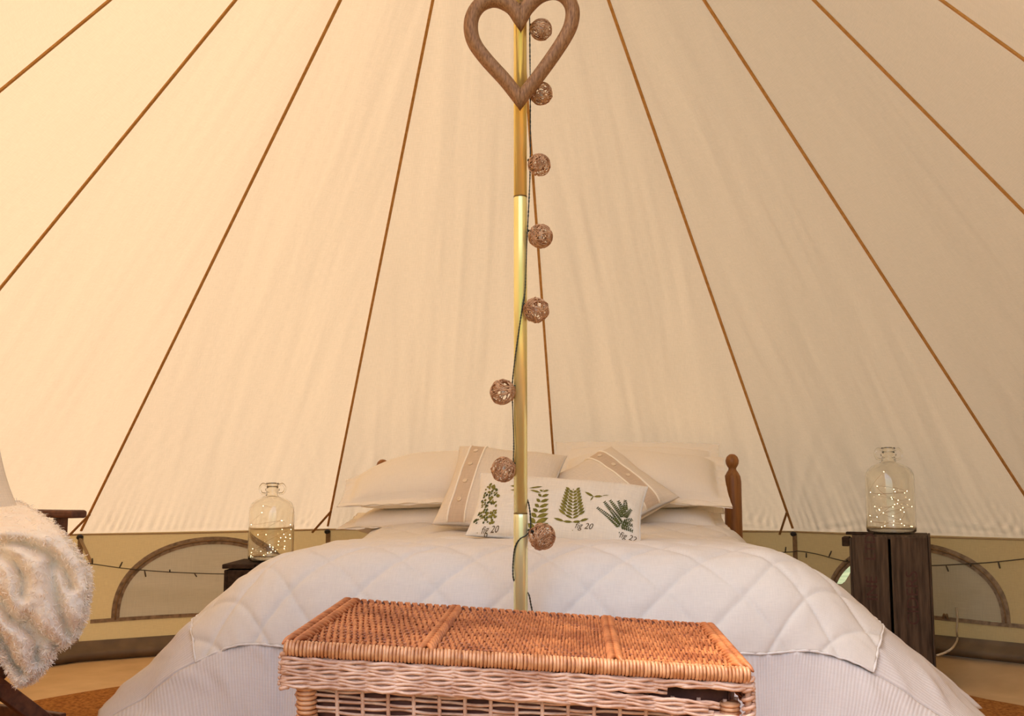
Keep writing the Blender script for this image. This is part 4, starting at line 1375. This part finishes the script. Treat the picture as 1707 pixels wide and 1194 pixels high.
# body: stakes and open weaving
INS = .022
def bp_(side, t, z, out=0.0):
    u, v = around(0, side, t)
    q = hp(u, v, 0, INS)
    nrm = {0: (0, -1, 0), 1: (1, 0, 0), 2: (0, 1, 0), 3: (-1, 0, 0)}[side]
    # taper slightly towards the bottom
    c = np.array([ham.location.x, ham.location.y, 0])
    zz = .03 + (q[2] - .062 - .03) * z
    f = .94 + .06 * z
    return np.array([c[0] + (q[0] - c[0]) * f, c[1] + (q[1] - c[1]) * f, zz]) + np.array(nrm) * out
mb = MB()
for side in range(4):
    nst = 17 if side in (0, 2) else 11
    for i in range(nst):
        t = (i + .5) / nst
        mb.tube([bp_(side, t, z) for z in np.linspace(0, 1.03, 12)], .0036, 6)
o = mb.build('body_stakes', M['cane_side'], ham); o['kind'] = 'stuff'
mb = MB()
NR = 42
for side in range(4):
    nst = 17 if side in (0, 2) else 11
    for row in range(NR):
        z = (row + .5) / NR
        pts = []
        for t in np.linspace(0, 1, 70):
            w = .0048 * math.sin(t * nst * math.pi + math.pi * (row % 2) + math.pi / 2 * 0 + math.pi / 2)
            zz = z + .004 * math.sin(t * nst * math.pi * .5 + row * 2.1) + .0015 * math.sin(t * 31 + row)
            pts.append(bp_(side, t, zz, w))
        mb.tube(pts, .0028, 5)
o = mb.build('body_weave', M['cane_side'], ham); o['kind'] = 'stuff'
for (u, v) in ((0, 0), (1, 0), (0, 1), (1, 1)):
    side = {(0, 0): (0, 0.018), (1, 0): (0, .982), (0, 1): (2, .982), (1, 1): (2, .018)}[(u, v)]
    mb = MB()
    mb.tube([bp_(side[0], side[1], z) for z in np.linspace(-.03, 1.02, 12)], .0125, 10)
    for q in range(52):
        z = q / 52 * 1.03
        c = bp_(side[0], side[1], z)
        t = np.linspace(0, 2 * np.pi, 13)[:-1]
        mb.tube([c + np.array([.0145 * math.cos(a), .0145 * math.sin(a), .0012 * math.sin(a)]) for a in t], .0034, 5, closed=True)
    o = mb.build('corner_post', M['cane_wrap'], ham)
mb = MB()
mb.grid([[bp_(0, t, .02) * np.array([1, 0, 1]) + np.array([0, bp_(0, t, .02)[1] + (bp_(2, 1 - t, .02)[1] - bp_(0, t, .02)[1]) * q, 0]) for q in np.linspace(0, 1, 6)] for t in np.linspace(.01, .99, 12)])
mb.build('base', M['cane_dark'], ham, solid=.008)
for side in range(4):  # dark sheets added inside so the weave gaps look shaded
    mb = MB(); mb.grid([[bp_(side, t, z, -.013) for z in np.linspace(0, 1.075, 6)] for t in np.linspace(.02, .98, 12)])
    mb.build('shade_backing', M['cane_dark'], ham, solid=.002)
for side in range(4):
    mb = MB(); mb.tube([bp_(side, t, -.025) for t in np.linspace(0, 1, 20)], .007, 8); mb.build('foot_rim', M['cane_wrap'], ham)
